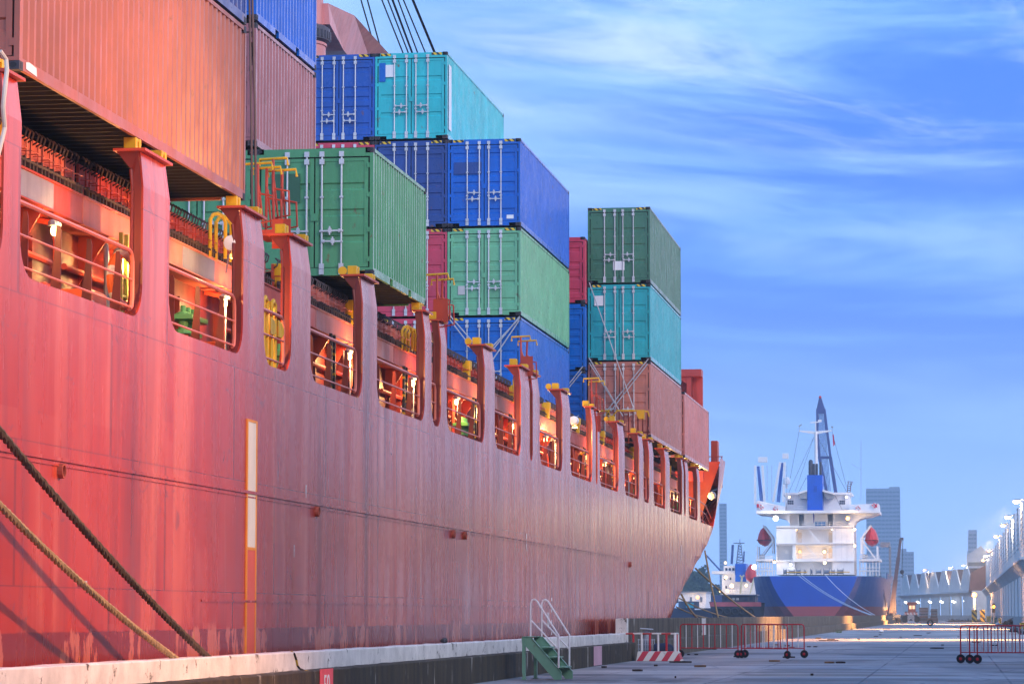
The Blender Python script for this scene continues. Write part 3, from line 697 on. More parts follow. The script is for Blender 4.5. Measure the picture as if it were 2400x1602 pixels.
# deck, coaming, girder, knees
BX, CXI, CB_ = -12.85, -13.35, -13.10
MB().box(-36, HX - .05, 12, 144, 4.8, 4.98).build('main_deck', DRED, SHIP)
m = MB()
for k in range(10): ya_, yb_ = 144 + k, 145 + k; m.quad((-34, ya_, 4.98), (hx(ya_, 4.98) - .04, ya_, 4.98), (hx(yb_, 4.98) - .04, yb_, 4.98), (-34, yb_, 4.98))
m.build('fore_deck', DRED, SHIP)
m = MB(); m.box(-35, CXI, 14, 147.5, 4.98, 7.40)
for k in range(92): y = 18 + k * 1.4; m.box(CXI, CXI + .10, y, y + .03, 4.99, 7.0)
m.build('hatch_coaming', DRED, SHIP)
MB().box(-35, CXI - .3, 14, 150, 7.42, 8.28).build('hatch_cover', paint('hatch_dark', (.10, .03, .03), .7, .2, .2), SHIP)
gt, gb = 7.72, 7.33
for i, (a, b_) in enumerate(OPS[:-1]):
    if b_ - a < 4: continue
    nx_ = [o for o in OPS[:-1] if o[0] > b_ and o[1] - o[0] >= 4]; a2, b2 = a - .88, (nx_[0][0] - .92 if nx_ else b_ + 1.5)
    m = MB(); m.box(BX - .02, BX, a2, b2, gb, gt); m.box(CXI - .05, BX + .03, a2, b2, gt, gt + .03); m.box(CXI, BX + .02, a2, b2, gb - .02, gb)
    gd = m.build('side_girder', PINK if i % 3 != 1 else RED, SHIP)
    if i in (1, 2, 3, 4): MB().box(BX, BX + .005, a2 + (b2 - a2) * .58, a2 + (b2 - a2) * .80, gb + .01, gt - .01).build('paint_patch', paint('grey_patch', (.24, .25, .33), .45, .25, .7), gd)
    ny = 3
    for q in range(ny):
        y = a + (b_ - a) * (q + .35) / ny
        MB().prism([(CXI, y, gb - .02), (BX - .02, y, gb - .02), (CXI, y, 6.55)], (0, .03, 0)).build('knee', RED, gd)
    # lashing bins above the girder
    n = int((b2 - a2) / .56); hm_ = paint('dark_lashing_steel', (.05, .03, .03), .6, .3, 0, rust=.6)
    for q in range(n):
        rk = MB(); hk = MB(); tw = MB()
        y = a2 + .05 + q * (b2 - a2 - .1) / n; ww = (b2 - a2 - .1) / n - .07
        if q == int(n * .42): continue
        rk.box(CB_ + .12, CB_ + .16, y, y + ww, gt + .04, 8.24); rk.tube([(CB_ + .19, y + ww * .5, gt + .05), (CB_ + .19, y + ww * .5, 8.2)], .016, 5)
        for e in range(3):
            yy = y + ww * (e + .4) / 3
            hk.tube([(CB_ + .14, yy, 8.16), (CB_ + .22, yy, 8.20), (CB_ + .24, yy + .03, 8.30), (CB_ + .18, yy + .05, 8.36)], .017, 4)
            tw.box(CB_ + .22, CB_ + .30, yy, yy + .06, gt + .03, gt + .15 + random.random() * .05); tw.beam((CB_ + .26, yy - .03, gt + .13), (CB_ + .34, yy + .09, gt + .11), .02, .03)
        rk.tube([(CB_ + .17, y + .05, gt + .28), (CB_ + .32, y + .08, gt + .28), (CB_ + .32, y + ww - .08, gt + .28), (CB_ + .17, y + ww - .05, gt + .28)], .010, 4)
        ro = rk.build('lashing_bin', PINK if i % 2 else RED, SHIP)
        hk.build('hook_rack', hm_, ro); tw.build('twist_lock_rack', hm_, ro)
    y = a + (b_ - a) * .47
    gp = MB(); gp.box(CB_ + .10, CB_ + .33, y - .13, y + .13, gt + .03, 8.22); gp.box(CB_ + .09, CB_ + .36, y - .16, y + .16, 8.02, 8.26)
    gp.build('guide_post', YEL, SHIP, bevel=.012)
# rails with tapered stanchions in every wide opening
for i, (a, b_) in enumerate(OPS[:-1]):
    if i == 0 or b_ - a < 1: continue
    x = HX - .12; r = MB(); zt = 6.80; wd = b_ - a
    if wd > 2:
        r.tube([(x, a - .1, zt), (x, b_ - .30, zt), (x, b_ - .18, zt - .04), (x, b_ - .12, zt - .15), (x, b_ - .12, 6.1), (x, b_ - .16, 5.98), (x, b_ - .26, 5.94)], .033, 6)
    else: r.tube([(x, a - .1, zt), (x, b_ - .2, zt), (x, b_ - .12, zt - .12), (x, b_ - .12, 6.0)], .03, 6)
    for z in (6.38, 5.97): r.tube([(x, a - .1, z), (x, b_ - .12, z)], .018, 5)
    rl = r.build('railing', PINK, SHIP, smooth=True)
    if wd < 2: continue
    ns = max(2, int(wd / 1.45))
    for k in range(ns):
        y = a + wd * (k + .55) / ns
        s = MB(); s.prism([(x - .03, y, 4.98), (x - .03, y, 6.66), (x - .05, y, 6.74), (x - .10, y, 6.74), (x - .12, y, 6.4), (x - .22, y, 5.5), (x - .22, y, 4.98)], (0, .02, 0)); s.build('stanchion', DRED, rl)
LOCK = paint('locker_orange_red', (.66, .10, .03), .45, .15, .2)
# working lights along the side passage
for i, (a, b_) in enumerate(OPS[:-1]):
    if b_ - a < 4 : continue
    for k, q in enumerate((.74,) if i not in (1, 7, 10, 13) else (.80, .26)):
        p = Vector((BX + .02, (a + (b_ - a) * q) * 1.0905, 7.06)); m = MB(); m.lathe(p, [(.06, .13), (.10, .10), (.10, .04), (.05, .04)], 10); fx = m.build('passage_lamp', GREY, SHIP)
        MB().ball(p + Vector((0, 0, -.03)), .06, 8, 1.3).build('bulb', BULB, fx, smooth=True)
        MB().tube([p + Vector((.02, 0, .1)), p + Vector((.02, .05, -2.1))], .018, 5).build('conduit', GREY, fx)
        lamp('POINT', p + Vector((.22, -.03, -.16)), PASS_W * (1.3 if k == 0 else .7), (1.0, .50, .17), .06)
for i, (a, b_) in enumerate(OPS[:-1]):
    if b_ - a < 4: continue
    for z, x, r, mt_ in ((6.72, -13.22, .05, RED), (6.25, -13.24, .035, GREY), (5.45, -13.2, .07, RED), (5.15, -13.05, .045, GALV)):
        yy = a - .8 + random.uniform(0, .5); MB().tube([(x, yy, z), (x, yy + (b_ - a) * random.uniform(.6, 1.1), z), (x, yy + (b_ - a) * 1.12, z - random.uniform(0, .5))], r, 7).build('pipe', mt_, SHIP, smooth=True)
    y = (a + (b_ - a) * random.uniform(.1, .25)) * 1.12; MB().box(-13.25, -12.98, y, y + random.uniform(.4, .8), 5.0, random.uniform(5.9, 6.5)).build('locker', RED if i % 2 else LOCK, SHIP, bevel=.02)
    y = (a + (b_ - a) * random.uniform(.4, .6)) * 1.085; m = MB(); m.lathe((-12.75, y, 4.98), [(.14, 0), (.14, .75), (.22, .78), (.22, 1.0), (.1, 1.1)], 12); m.build('vent_head', YEL if i % 4 == 1 else RED, SHIP, smooth=True)
# floodlights on posts
for i, (px, py, Xp) in enumerate(((548, 572, -11.97), (1022, 790, -12.05), (1345, 985, -12.1), (1510, 1090, -12.1))):
    p = onX(px, py, Xp)
    m = MB(); m.lathe(p, [(.05, -.22), (.13, -.20), (.15, 0), (.15, .16), (.10, .2)], 12, 'Y'); f = m.build('floodlight', WHITE, SHIP, smooth=True)
    m = MB(); m.tube([p + Vector((.12, .25, .18)), p + Vector((.02, .1, .05)), p + Vector((-.05, -.15, -.2)), p + Vector((-.1, -.12, -.5))], .014, 5); m.build('cable', GREY, f)
    MB().box(p.x - .06, p.x + .10, p.y - .04, p.y + .12, p.z - .24, p.z - .17).build('lens', BULBS if i in (0, 2) else WHITE, f)
    if i in (0, 2): lamp('POINT', p + Vector((.02, .10, -.30)), 75, (1, .62, .22), .05)
# yellow ladders and stripes
HZY = stripes('ladder_band', (0.80, 0.46, 0.02), (0.02, 0.02, 0.02), (0, .35, 1), .42, 0, .14)
for y in (56.0, 63.7, 73.2, 79.3, 95.6, 103.5, 121.3, 127.6):
    m = MB(); x = BX + .12; y = y * 1.083
    for s in (-.17, .17): m.box(x - .03, x + .03, y + s - .035, y + s + .035, 4.99, 7.3)
    for k in range(7): m.box(x - .015, x + .015, y - .14, y + .14, 5.2 + k * .3, 5.23 + k * .3)
    m.build('ladder', HZY, SHIP)
m = MB()
for s in (0, .3): m.box(BX + .1, BX + .16, 44.6 + s, 44.67 + s, 4.99, 7.4)
for k in range(7): m.box(BX + .11, BX + .15, 44.67, 44.9, 5.2 + k * .3, 5.24 + k * .3)
m.build('ladder', paint('olive_ladder', (.20, .20, .03), .5), SHIP)
# machinery, lockers and pipes seen through the openings
def valve(y):
    m = MB(); x = -12.75; y = y * 1.085
    for k in range(3): m.lathe((x, y + k * .33, 6.2), [(.16, -.02), (.16, .05), (.08, .06), (.08, .2), (.13, .21), (.13, .33), (.05, .36), (.05, .46)], 10)
    m.box(x - .2, x + .2, y - .2, y + .9, 6.42, 6.50); v = m.build('valve_chest', GRN, SHIP)
    c = MB()
    for k in range(3): c.tube([(x, y + k * .33, 4.98), (x, y + k * .33, 6.2)], .09, 8)
    c.build('pipe', RED, v, smooth=True)
for y in (44.75, 51.4, 71.2, 111.0, 122.4, 127.9): valve(y)
for k, (y, l_, h) in enumerate(((39.0, .9, 1.35), (46.0, .7, 1.25), (61.0, .55, 1.15), (78.2, .6, 1.2), (87.0, .7, 1.0), (94.0, .5, 1.2), (109, .8, 1.2), (136, .7, 1.3))):
    y = y * 1.10; m = MB(); m.box(-13.2, -12.7, y, y + l_, 4.99, 4.99 + h); lk = m.build('locker', LOCK, SHIP, bevel=.02)
    MB().box(-12.705, -12.695, y + .1, y + .22, 5.5, 5.5 + h * .5).build('label_plate', WHITE, lk)
for y, mt_ in ((38.2, RED), (40.6, GREY), (47.4, RED), (57.3, GREY), (58.0, RED), (65.4, GREY), (70.1, RED), (77.3, RED), (80.4, WHITE), (88.6, GREY), (92.9, RED), (96.9, YEL), (101.3, RED), (108.8, GREY), (119.7, RED), (129.5, GREY)):
    y = y * 1.10; MB().tube([(-12.95, y, 4.98), (-12.95, y, 6.9), (-12.98, y + .03, 7.2), (-13.3, y + .05, 7.28)], .05, 7).build('pipe', mt_, SHIP, smooth=True)
# yellow hand hoops on the girder
def hoops(y, k, hgt=.78, x=BX + .05):
    for q in range(k):
        m = MB(); yy = y * 1.089 + q * .42
        m.tube([(x, yy, gt), (x, yy, gt + hgt - .12), (x + .04, yy + .05, gt + hgt - .03), (x + .10, yy + .15, gt + hgt), (x + .16, yy + .25, gt + hgt - .03), (x + .2, yy + .30, gt + hgt - .14), (x + .2, yy + .30, gt)], .035, 7)
        m.build('hand_hoop', YEL, SHIP, smooth=True)
hoops(46.4, 2); hoops(63.3, 3, .55); hoops(79.9, 2)
# yellow looped boarding rail in the narrow opening
x = HX - .17; yb = 50.85
for k in range(2):
    y = yb + k * .62; m = MB()
    m.tube([(x + .02, y - .05, 5.55), (x, y, 7.02)], .045, 8)
    m.tube([(x, y + .12, 6.93), (x, y + .05, 6.98), (x, y + .18, 7.05), (x, y + .32, 6.98), (x, y + .30, 6.8), (x + .02, y + .22, 5.75), (x + .02, y + .14, 5.66), (x + .02, y + .04, 5.72), (x, y + .06, 5.9)], .04, 8)
    o = m.build('boarding_rail', YEL, SHIP, smooth=True)
    m = MB(); m.prism([(x + .05, y + .32, 6.42), (x + .05, y + .62, 6.42), (x + .05, y + .74, 6.50), (x + .05, y + .74, 6.60), (x + .05, y + .60, 6.68), (x + .05, y + .32, 6.72)], (.02, 0, 0)); m.build('lug', YEL, o)
# lifebuoy inside the first opening
m = MB(); c = onX(291, 655, -12.35); m.tube([c + Vector((.10 * math.cos(a * math.pi / 10), .36 * math.cos(a * math.pi / 10), .40 * math.sin(a * math.pi / 10))) for a in range(20)], .075, 8, True)
m.build('lifebuoy', stripes('lifebuoy_bands', (.85, .18, .03), (.8, .8, .78), (0, .4, 1), .40, .1, .62), None, smooth=True, label='orange and white lifebuoy hanging inside the ship\'s first lit opening', cat='lifebuoy')
# fore-deck: bulkhead, breakwater, inner bulwark, mast house
m = MB(); m.prism([(hx(153, 5.2) - .05, 153, 4.98), (-34, 153, 4.98), (-34, 153, 9.3), (hx(153, 9.3) - .05, 153, 9.3)], (0, .05, 0))
for k in range(12): m.box(-12.9 - k * 1.1, -12.86 - k * 1.1, 152.85, 153, 5.0, 9.2)
m.build('forecastle_bulkhead', RED, SHIP)
m = MB()
for k in range(24): ya_, yb_ = 153 + k, 154 + k; m.quad((-26, ya_, 8.1), (hx(ya_, 8.1) - .05, ya_, 8.1), (hx(yb_, 8.1) - .05, yb_, 8.1), (-26, yb_, 8.1))
m.build('forecastle_deck', DRED, SHIP)
for k in range(9): y = 150.3 + .0 * k; MB().box(-13.0 - k * .55, -12.94 - k * .55, 150.0, 150.2, 4.98, 6.3).build('stiffener', RED, SHIP)
p = W(1669, 1161, 148.6); m = MB(); m.lathe(p, [(.18, -.15), (.22, 0), (.18, .15)], 8, 'Y'); f = m.build('bow_lamp', GREY, SHIP)
MB().ball(p + Vector((0, -.2, 0)), .10, 8).build('bulb', BULBS, f, smooth=True); lamp('POINT', p + Vector((-.55, -.3, -.25)), 420, (1, .50, .16), .1)
a, b_ = W(1600, 868, 151), W(1647, 960, 151)
m = MB(); m.box(-30, b_.x, 151, 151.3, 8.2, a.z); z1 = a.z
for k in range(6):
    xx = b_.x - .5 - k * 3.4; m.box(xx - .25, xx, 150.3, 151, 8.2, z1)
m.box(-30, b_.x, 150.2, 151, z1 - .35, z1); m.box(-30, b_.x - .25, 150.4, 151, z1 - 1.9, z1 - 1.8)
m.prism([(b_.x - .5, 150.35, z1 - .35), (b_.x - 1.5, 150.35, z1 - .35), (b_.x - 1.15, 150.35, z1 - .45), (b_.x - .72, 150.35, z1 - .75), (b_.x - .5, 150.35, z1 - 1.4)], (0, .3, 0))
m.build('breakwater', paint('breakwater_red', (.44, .06, .05), .45, .2, .3), SHIP)
a, b_ = W(1666, 1032, 157), W(1682, 1068, 157)
m = MB(); m.box(a.x, b_.x, 157, 158, 8.1, a.z); m.build('vent_trunk', RED, SHIP, bevel=.03)
m = MB(); x = b_.x + .25
for k in range(4): m.tube([(x - k * .35, 156.6, 8.1), (x - k * .35, 156.6, 9.75)], .03, 5)
for z in (9.2, 9.75): m.tube([(x + .05, 156.6, z), (x - 1.4, 156.6, z)], .025, 5)
m.build('railing', RED, SHIP)
m = MB()
for k in range(6): m.tube([(-12.3, 141 + k * 1.4, 4.98), (-12.3, 141 + k * 1.4, 6.9 - k * .06)], .025, 5)
for q in range(3): m.tube([(-11.9, 140, 6.9 - q * .42), (-11.9, 145, 6.75 - q * .42), (-12.0, 149.4, 6.3 - q * .4)], .03 if q == 0 else .02, 5)
m.build('railing', PINK, SHIP)
# cross-deck lashing bridges: posts with yellow caps, looped rails, platforms
def bridge(px0, px1, ytop, ybot, Y, n, plates=True, X=None):
    for k in range(n):
        px = px0 + (px1 - px0) * (k + .3) / n
        a = W(px, ybot, Y + k * .12); c = W(px + (2 if k % 2 else -1), ytop + random.uniform(0, 30), Y + k * .12)
        m = MB(); m.tube([a, c], .03, 6); m.tube([a + Vector((.1, 0, .05)), c + Vector((.02, 0, -.4))], .02, 5)
        zz = c.z; m.tube([(a.x, a.y, zz - .55), (a.x + .28, a.y, zz - .6), (a.x + .3, a.y, zz - 1.05), (a.x + .02, a.y, zz - 1.1)], .022, 6)
        po = m.build('bridge_rail', RED, SHIP)
        w_ = .26; m = MB(); m.tube([c + Vector((-w_, 0, -.12)), c + Vector((-w_, 0, 0)), c + Vector((w_, 0, .02)), c + Vector((w_ + .02, 0, -.12))], .026, 6); m.build('cap', YEL, po)
    if plates:
        a = W(px0, ybot, Y); c = W(px1, ybot + 6, Y); m = MB(); m.box(a.x, c.x, Y - .1, Y + .9, c.z - .05, a.z); m.box(c.x - .25, c.x + .1, Y - .12, Y - .1, c.z - .3, c.z + .25); m.build('bridge_platform', RED, SHIP)
bridge(600, 672, 372, 540, 53.4, 4); bridge(1022, 1042, 632, 720, 68.6, 2); bridge(1218, 1242, 775, 850, 83.3, 2); bridge(1384, 1402, 878, 985, 99.6, 2)
a = W(1440, 968, 117.0); m = MB()
for k in range(8):
    p = W(1440 + k * 11, 965, 117.0); m.tube([(p.x, 117, 8.2), (p.x, 117, p.z)], .03, 5)
for py in (1010, 1035): m.tube([W(1436, py, 117.0), W(1524, py + 2, 117.0)], .025, 5)
lb_ = m.build('lashing_bridge', DRED, SHIP)
m = MB(); m.tube([W(1436, 975, 117), W(1446, 962, 117), W(1500, 962, 117), W(1518, 964, 117), W(1522, 976, 117)], .035, 6); m.tube([W(1400, 963, 117), W(1430, 962, 117)], .035, 6); m.build('hand_rail', YEL, lb_)
m = MB(); m.prism([W(1492, 960, 116.9), W(1510, 960, 116.9), W(1510, 981, 116.9), W(1497, 981, 116.9), W(1492, 972, 116.9)], (0, .3, 0)); m.build('equipment_box', YEL, lb_)
m = MB(); m.prism([W(1419, 973, 116.8), W(1432, 973, 116.8), W(1425.5, 961, 116.8)], (0, .02, 0)); s = m.build('warning_sign', YEL, lb_)
MB().prism([W(1423.2, 971, 116.77), W(1428, 971, 116.77), W(1425.5, 965, 116.77)], (0, .02, 0)).build('sign_symbol', BLK, s)
# deck crane: pedestal, slewing house, jib, falls
CRX, CRY = -25.72, 114.7
m = MB(); m.lathe((CRX, CRY, 0), [(1.28, 5), (1.28, 23.95), (1.33, 23.95), (1.33, 24.05)], 24); ped = m.build('crane_pedestal', paint('crane_red', (.62, .24, .22), .4, .2, .45), SHIP, smooth=True)
m = MB(); m.lathe((CRX, CRY, 0), [(1.30, 24.05), (1.45, 24.15), (1.45, 24.65), (1.35, 24.72)], 32); 
for k in range(40):
    a_ = k * math.pi / 20; m.box(CRX + 1.45 * math.cos(a_) - .04, CRX + 1.45 * math.cos(a_) + .04, CRY + 1.45 * math.sin(a_) - .04, CRY + 1.45 * math.sin(a_) + .04, 24.2, 24.5)
m.build('slewing_ring', paint('dark_grease_steel', (.06, .06, .08), .5), ped)
m = MB(); m.lathe((CRX, CRY, 0), [(1.2, 24.72), (1.05, 33), (.9, 34), (.7, 38)], 20); m.build('crane_tower', paint('crane_red', (.5, .12, .11)), ped, smooth=True)
Yj0, Yj1, Yj2 = 114.7, 122.0, 145.0
A1, A2 = W(769, 8, Yj0), W(773, 57, Yj0); B1, B2 = W(831, 37, 119.5), W(806, 119, 119.5); C1_, C2_ = W(960, 180, 138), W(900, 235, 138)
m = MB()
for s in (0, -1.2):
    m.quad(A1 + Vector((s, 0, 0)), A2 + Vector((s, 0, 0)), B2 + Vector((s, 0, 0)), B1 + Vector((s, 0, 0))); m.quad(B1 + Vector((s, 0, 0)), B2 + Vector((s, 0, 0)), C2_ + Vector((s, 0, 0)), C1_ + Vector((s, 0, 0)))
v = Vector((-1.2, 0, 0))
for p, q in ((A1, B1), (A2, B2), (B1, C1_), (B2, C2_), (A1, A2), (C1_, C2_)): m.quad(p, q, q + v, p + v)
m.build('crane_jib', paint('crane_red', (.5, .12, .11)), ped)
for (x0, x1, y1) in ((846, 868, 76), (861, 887.5, 97), (895, 942.5, 119), (909, 955, 119), (919, 963.5, 119), (921, 965, 119), (933, 977, 119), (945.5, 995, 119), (966, 1015, 118), (969, 1018, 118)):
    dx = (x1 - x0) / y1; p = W(x0 - dx * 720, -720, 115.3); q = W(x1 + dx * 90, y1 + 90, 137)
    MB().tube([p, q], .035, 5).build('crane_cable', BLK, ped)
# lashing rods crossed over the lowest doors
def rods(name_y, pts, lab, grp):
    for a, c in pts:
        MB().tube([a, c], .022, 5).build('lashing_rod', GALV, None, label=lab, cat='lashing rod', group=grp)
yr = Yb - .12
for p, q in (((1053, 747), (1128, 845)), ((1055, 740), (1140, 838)), ((1218, 741), (1140, 838)), ((1217, 750), (1150, 850)), ((1218, 745), (1098, 870))):
    rods(yr, [(W(*p, yr), W(*q, yr))], 'thin grey lashing rod crossing the doors of the bottom blue container', 'lashing rods on the bottom blue container')
yr = Yf - .12
for p, q in (((1380, 838), (1452, 962)), ((1381, 850), (1460, 975)), ((1520, 840), (1422, 962)), ((1518, 852), (1432, 962))):
    rods(yr, [(W(*p, yr), W(*q, yr))], 'thin grey lashing rod crossing the doors of the brown container', 'lashing rods on the brown container')
rods(yr, [(W(1381, 662, yr - .1), W(1490, 970, yr - .1))], 'long lashing rod slanting across the teal and brown container doors', None)
for k, (p, q) in enumerate((((1366, 858), (1333, 900)), ((1364, 870), (1333, 908)))): rods(0, [(W(*p, 117.2), W(*q, 117.2))], 'thin grey lashing rod in the gap beside the brown container', 'lashing rods in the narrow gap')
for k, (x0, x1) in enumerate(((584, 589), (590, 598))): MB().tube([W(x0, -60, 50.4), W(x1, 250, 50.4), W(x1 + 2, 490, 50.4)], .022, 5).build('lashing_rod', paint('rusty_rod', (.22, .12, .10), .7, .3, .2, rust=.7), None, label='tall rusty lashing rod standing at the end of the long orange container', cat='lashing rod', group='tall rods at the end of the orange container')
# hanging hose at the first post
MB().tube([onX(0, 120, -11.8), onX(14, 140, -11.75), onX(16, 165, -11.72), onX(11, 210, -11.70), onX(7, 250, -11.70), onX(11, 300, -11.70), onX(0, 345, -11.70), onX(-12, 390, -11.75)], .03, 7).build('hose', paint('pale_hose', (.55, .5, .42), .6, .2, .3), None, smooth=True, label='pale hose hanging in front of the ship\'s first frame post', cat='hose')
# mooring ropes
def twist(pts, r):
    m = MB(); L_ = 0; ph = [0]
    for p, q in zip(pts, pts[1:]): L_ += (q - p).length; ph.append(L_ / .42 * 2 * math.pi)
    d = (pts[-1] - pts[0]).normalized(); u = d.cross(Vector((1, 0, 0))).normalized(); v = d.cross(u)
    for s in range(3): m.tube([p + (u * math.cos(a + s * 2.0944) + v * math.sin(a + s * 2.0944)) * r * .52 * random.uniform(.94, 1.08) for p, a in zip(pts, ph)], r * .60, 6)
    return m
def sagrope(a, c, sag, n=18): return [a.lerp(c, i / n) - Vector((0, 0, sag * 4 * (i / n) * (1 - i / n))) for i in range(n + 1)]
a, c = onX(490, 1542, -10.93), W(0, 972, 34.0); a2 = a + (a - c) * .02
twist(sagrope(c + (c - a) * .5, a, .22, 160), .052).build('mooring_rope', ROPED, None, smooth=True, label='dark thick mooring rope in front of the red hull, the upper of two', cat='rope')
a, c = onX(420, 1548, -10.93), W(0, 1148, 33.6)
twist(sagrope(c + (c - a) * .5, a, .2, 160), .046).build('mooring_rope', ROPEM, None, smooth=True, label='light brown thick mooring rope in front of the red hull, the lower of two', cat='rope')
for k, (p, q, Yp, lab) in enumerate((((1652, 1290), (1684, 1449), 143, 'steep brown mooring rope dropping from the red bow'), ((1630, 1331), (1775, 1449), 138, 'long brown mooring rope slanting from the red bow to the wall'),
        ((1597, 1392), (1637, 1449), 132, 'short brown mooring rope low at the red bow'), ((1592, 1401), (1722, 1449), 130, 'thin pale mooring rope low at the red bow, upper one'), ((1585, 1421), (1682, 1449), 128.5, 'thin pale mooring rope low at the red bow, lowest one'))):
    e = onX(q[0], q[1], -10.95); s_ = W(p[0], p[1], Yp + .5)
    MB().tube(sagrope(s_, e, .12, 10), .045 if k < 3 else .03, 6).build('mooring_rope', ROPEM, None, smooth=True, label=lab, cat='rope')
# short black and yellow rope draped on the wall, and a fender chain end
pts = [onX(683, 1526, -10.9), onX(690, 1531, -10.735), onX(695, 1546, -10.735), onX(697, 1558, -10.735), onX(703, 1566, -10.72), onX(712, 1570, -10.55), onX(727, 1574, -10.42)]
MB().tube(pts, .018, 6).build('rope_end', stripes('black_yellow_rope', (.6, .42, .03), (.03, .025, .02), (0, .3, 1), .25, .2, .28), None, smooth=True, label='frayed black and yellow rope end hanging over the white wall', cat='rope')
p = onX(1040, 1500, -10.9)
MB().lathe(p + Vector((0, 0, .0)), [(.02, -.2), (.045, -.19), (.05, .06), (.065, .07), (.065, .15), (.03, .17)], 10, 'Y').build('mooring_shackle', BLK, None, label='small black fitting lying on top of the white wall', cat='fitting')
# ------------------------------------------------------------------ green steps with white handrails
SG = paint('pale_green_steel', (0.17, 0.36, 0.24), .45, .18, .3, rust=.25)
ST = thing('boarding_steps', (-9.6, 69.8, 0), 'small green steel steps with white tube handrails at the quay wall', 'steps')
HT = 1.02
def step_pt(px, py, Y): return W(px, py, Y)
yA, yB = 69.0, 70.1          # near and far stringer planes
xl = W(1231, 1492, yA).x; xr = W(1316, 1590, yA).x; zt = .98
for Y in (yA, yB):
    k = 0 if Y == yA else .12
    m = MB(); x0 = xl + k; x1 = xr + k
    m.prism([(x0, Y, zt), (x0 + .13, Y, zt), (x1, Y, .16), (x1, Y, 0), (x1 - .17, Y, 0), (x0, Y, .78)], (0, .045, 0))
    m.prism([(x0 + .13, Y - .02, zt), (x0 + .13, Y + .08, zt), (x1, Y + .08, .16), (x1, Y - .02, .16)], (0, 0, .012))
    m.build('stringer', SG, ST)
    m = MB(); m.box(x0 - .07, x0, Y - .03, Y + .12, 0, zt - .01); m.box(x0 - .09, x0 + .02, Y - .04, Y + .13, 0, .02); m.build('leg', SG, ST)
m = MB(); m.box(xl - .08, xl + .2, yA - .02, yB + .1, zt, zt + .015); m.box(xl - .08, xl - .06, yA - .02, yB + .1, zt - .1, zt); m.build('landing', SG, ST)
for k in range(3):
    f = (k + .9) / 3.6; x = xl + .16 + (xr - xl - .15) * f; z = zt - (zt - .16) * f - .02
    MB().box(x - .04, x + .22, yA + .045, yB, z - .03, z).build('tread', SG, ST)
for Y in (yA + .02, yB + .02):
    k = .06 if Y < 70 else .17
    xa, xb = xl + .06 + k, xr - .13 + k; m = MB()
    m.tube([(xa, Y, zt), (xa, Y, zt + .77), (xa + .03, Y, zt + .85), (xa + .09, Y, zt + .87), (xa + .15, Y, zt + .83), (xb - .05, Y, .33 + .76), (xb, Y, .27 + .76), (xb, Y, .27)], .023, 8)
    m.tube([(xa, Y, zt + .40), (xb, Y, .27 + .42)], .02, 8)
    m.build('handrail', paint('handrail_white', (.82, .76, .76), .45, .06, .15), ST, smooth=True)

# ------------------------------------------------------------------ wheeled crowd barriers
RB = paint('barrier_red', (0.52, 0.025, 0.035), .42, .2, .2); WB = paint('barrier_white', (0.75, 0.75, 0.74), .5, .1, .3)
def make_barrier():
    root = thing('crowd_barrier', (0, 0, 0), 'x', 'barrier', 'wheeled red and white barriers on the quay')
    L = 2.16; m = MB(); zt, zb = 1.16, .34
    m.tube([(0, 0, .14), (0, 0, zt - .09), (.03, 0, zt - .025), (.09, 0, zt), (L - .09, 0, zt), (L - .03, 0, zt - .025), (L, 0, zt - .09), (L, 0, .14)], .022, 7); m.tube([(0, 0, zb), (L, 0, zb)], .018, 6)
    m.build('frame', RB, root, smooth=True)
    for k in range(9):
        x = L * (k + 1) / 10; MB().tube([(x, 0, zb), (x, 0, zt)], .016, 5).build('bar', WB if k % 2 == 0 else RB, root)
    for x in (0, L):
        wo = MB().lathe((x, 0, .14), [(.05, -.03), (.135, -.028), (.14, 0), (.135, .028), (.05, .03)], 16, 'Y').build('wheel', RUBBER, root)
        MB().lathe((x, 0, .14), [(.02, -.04), (.05, -.036), (.05, .036), (.02, .04)], 10, 'Y').build('hub', RB, wo)
    return root
b0_ = make_barrier(); bs = [b0_] + [copy_tree(b0_) for _ in range(5)]
tanA = []
for o, (pL, pR, lab) in zip(bs, (((1595, 1540), (1741, 1541), 'wheeled barrier nearest the striped concrete block, alone at its end'), ((1738, 1541), (1872, 1543), 'middle wheeled barrier, in front of the one by the glowing wall'),
        ((1746, 1540), (1889, 1543), 'wheeled barrier set just behind the middle one, reaching furthest along the quay'), ((2252, 1553), (2402, 1554), 'foremost wheeled barrier of the overlapping three on the open quay'),
        ((2273, 1553.5), (2423, 1554), 'second wheeled barrier of the overlapping three on the open quay'), ((2291, 1554), (2441, 1554.5), 'third wheeled barrier of the overlapping three on the open quay'))):
    a, c = onZ(*pL), onZ(*pR); d = (c - a).normalized(); o.location = a; o.rotation_euler = (0, 0, math.atan2(d.y, d.x)); o['label'] = lab
    s_ = (c - a).length / 2.16
    if s_ > 1.25 or s_ < .8: o.rotation_euler = (0, 0, -.25)

# ------------------------------------------------------------------ cage, striped block, bollard, hose roll
RWP = stripes('peeling_red_white', (0.42, 0.05, 0.04), (0.62, 0.60, 0.55), (1, 0, 0), .62, .42)
CG = thing('pipe_guard', (-9.8, 98, 0), 'low peeling red and white pipe guard round the bollard', 'guard rail')
xa, xb = W(1484, 1484, 98.3).x, W(1581, 1484, 98.3).x
for Y in (98.35, 99.6):
    for z in (.87, .21): MB().tube([(xa - (.25 if z > .5 else -.25), Y, z), (xb, Y, z)], .03, 8).build('rail', RWP, CG)
for k in range(6):
    x = xa + (xb - xa) * (.0 + k * .2); mt_ = WB if k % 2 else RB
    MB().tube([(x, 98.35, .0 if k == 5 else .21), (x, 98.35, .87)], .036, 8).build('post', mt_, CG)
for Y in (98.7, 99.1, 99.6): MB().tube([(xb, Y, 0), (xb, Y, .87)], .03, 8).build('post', WB if Y != 99.1 else RB, CG)
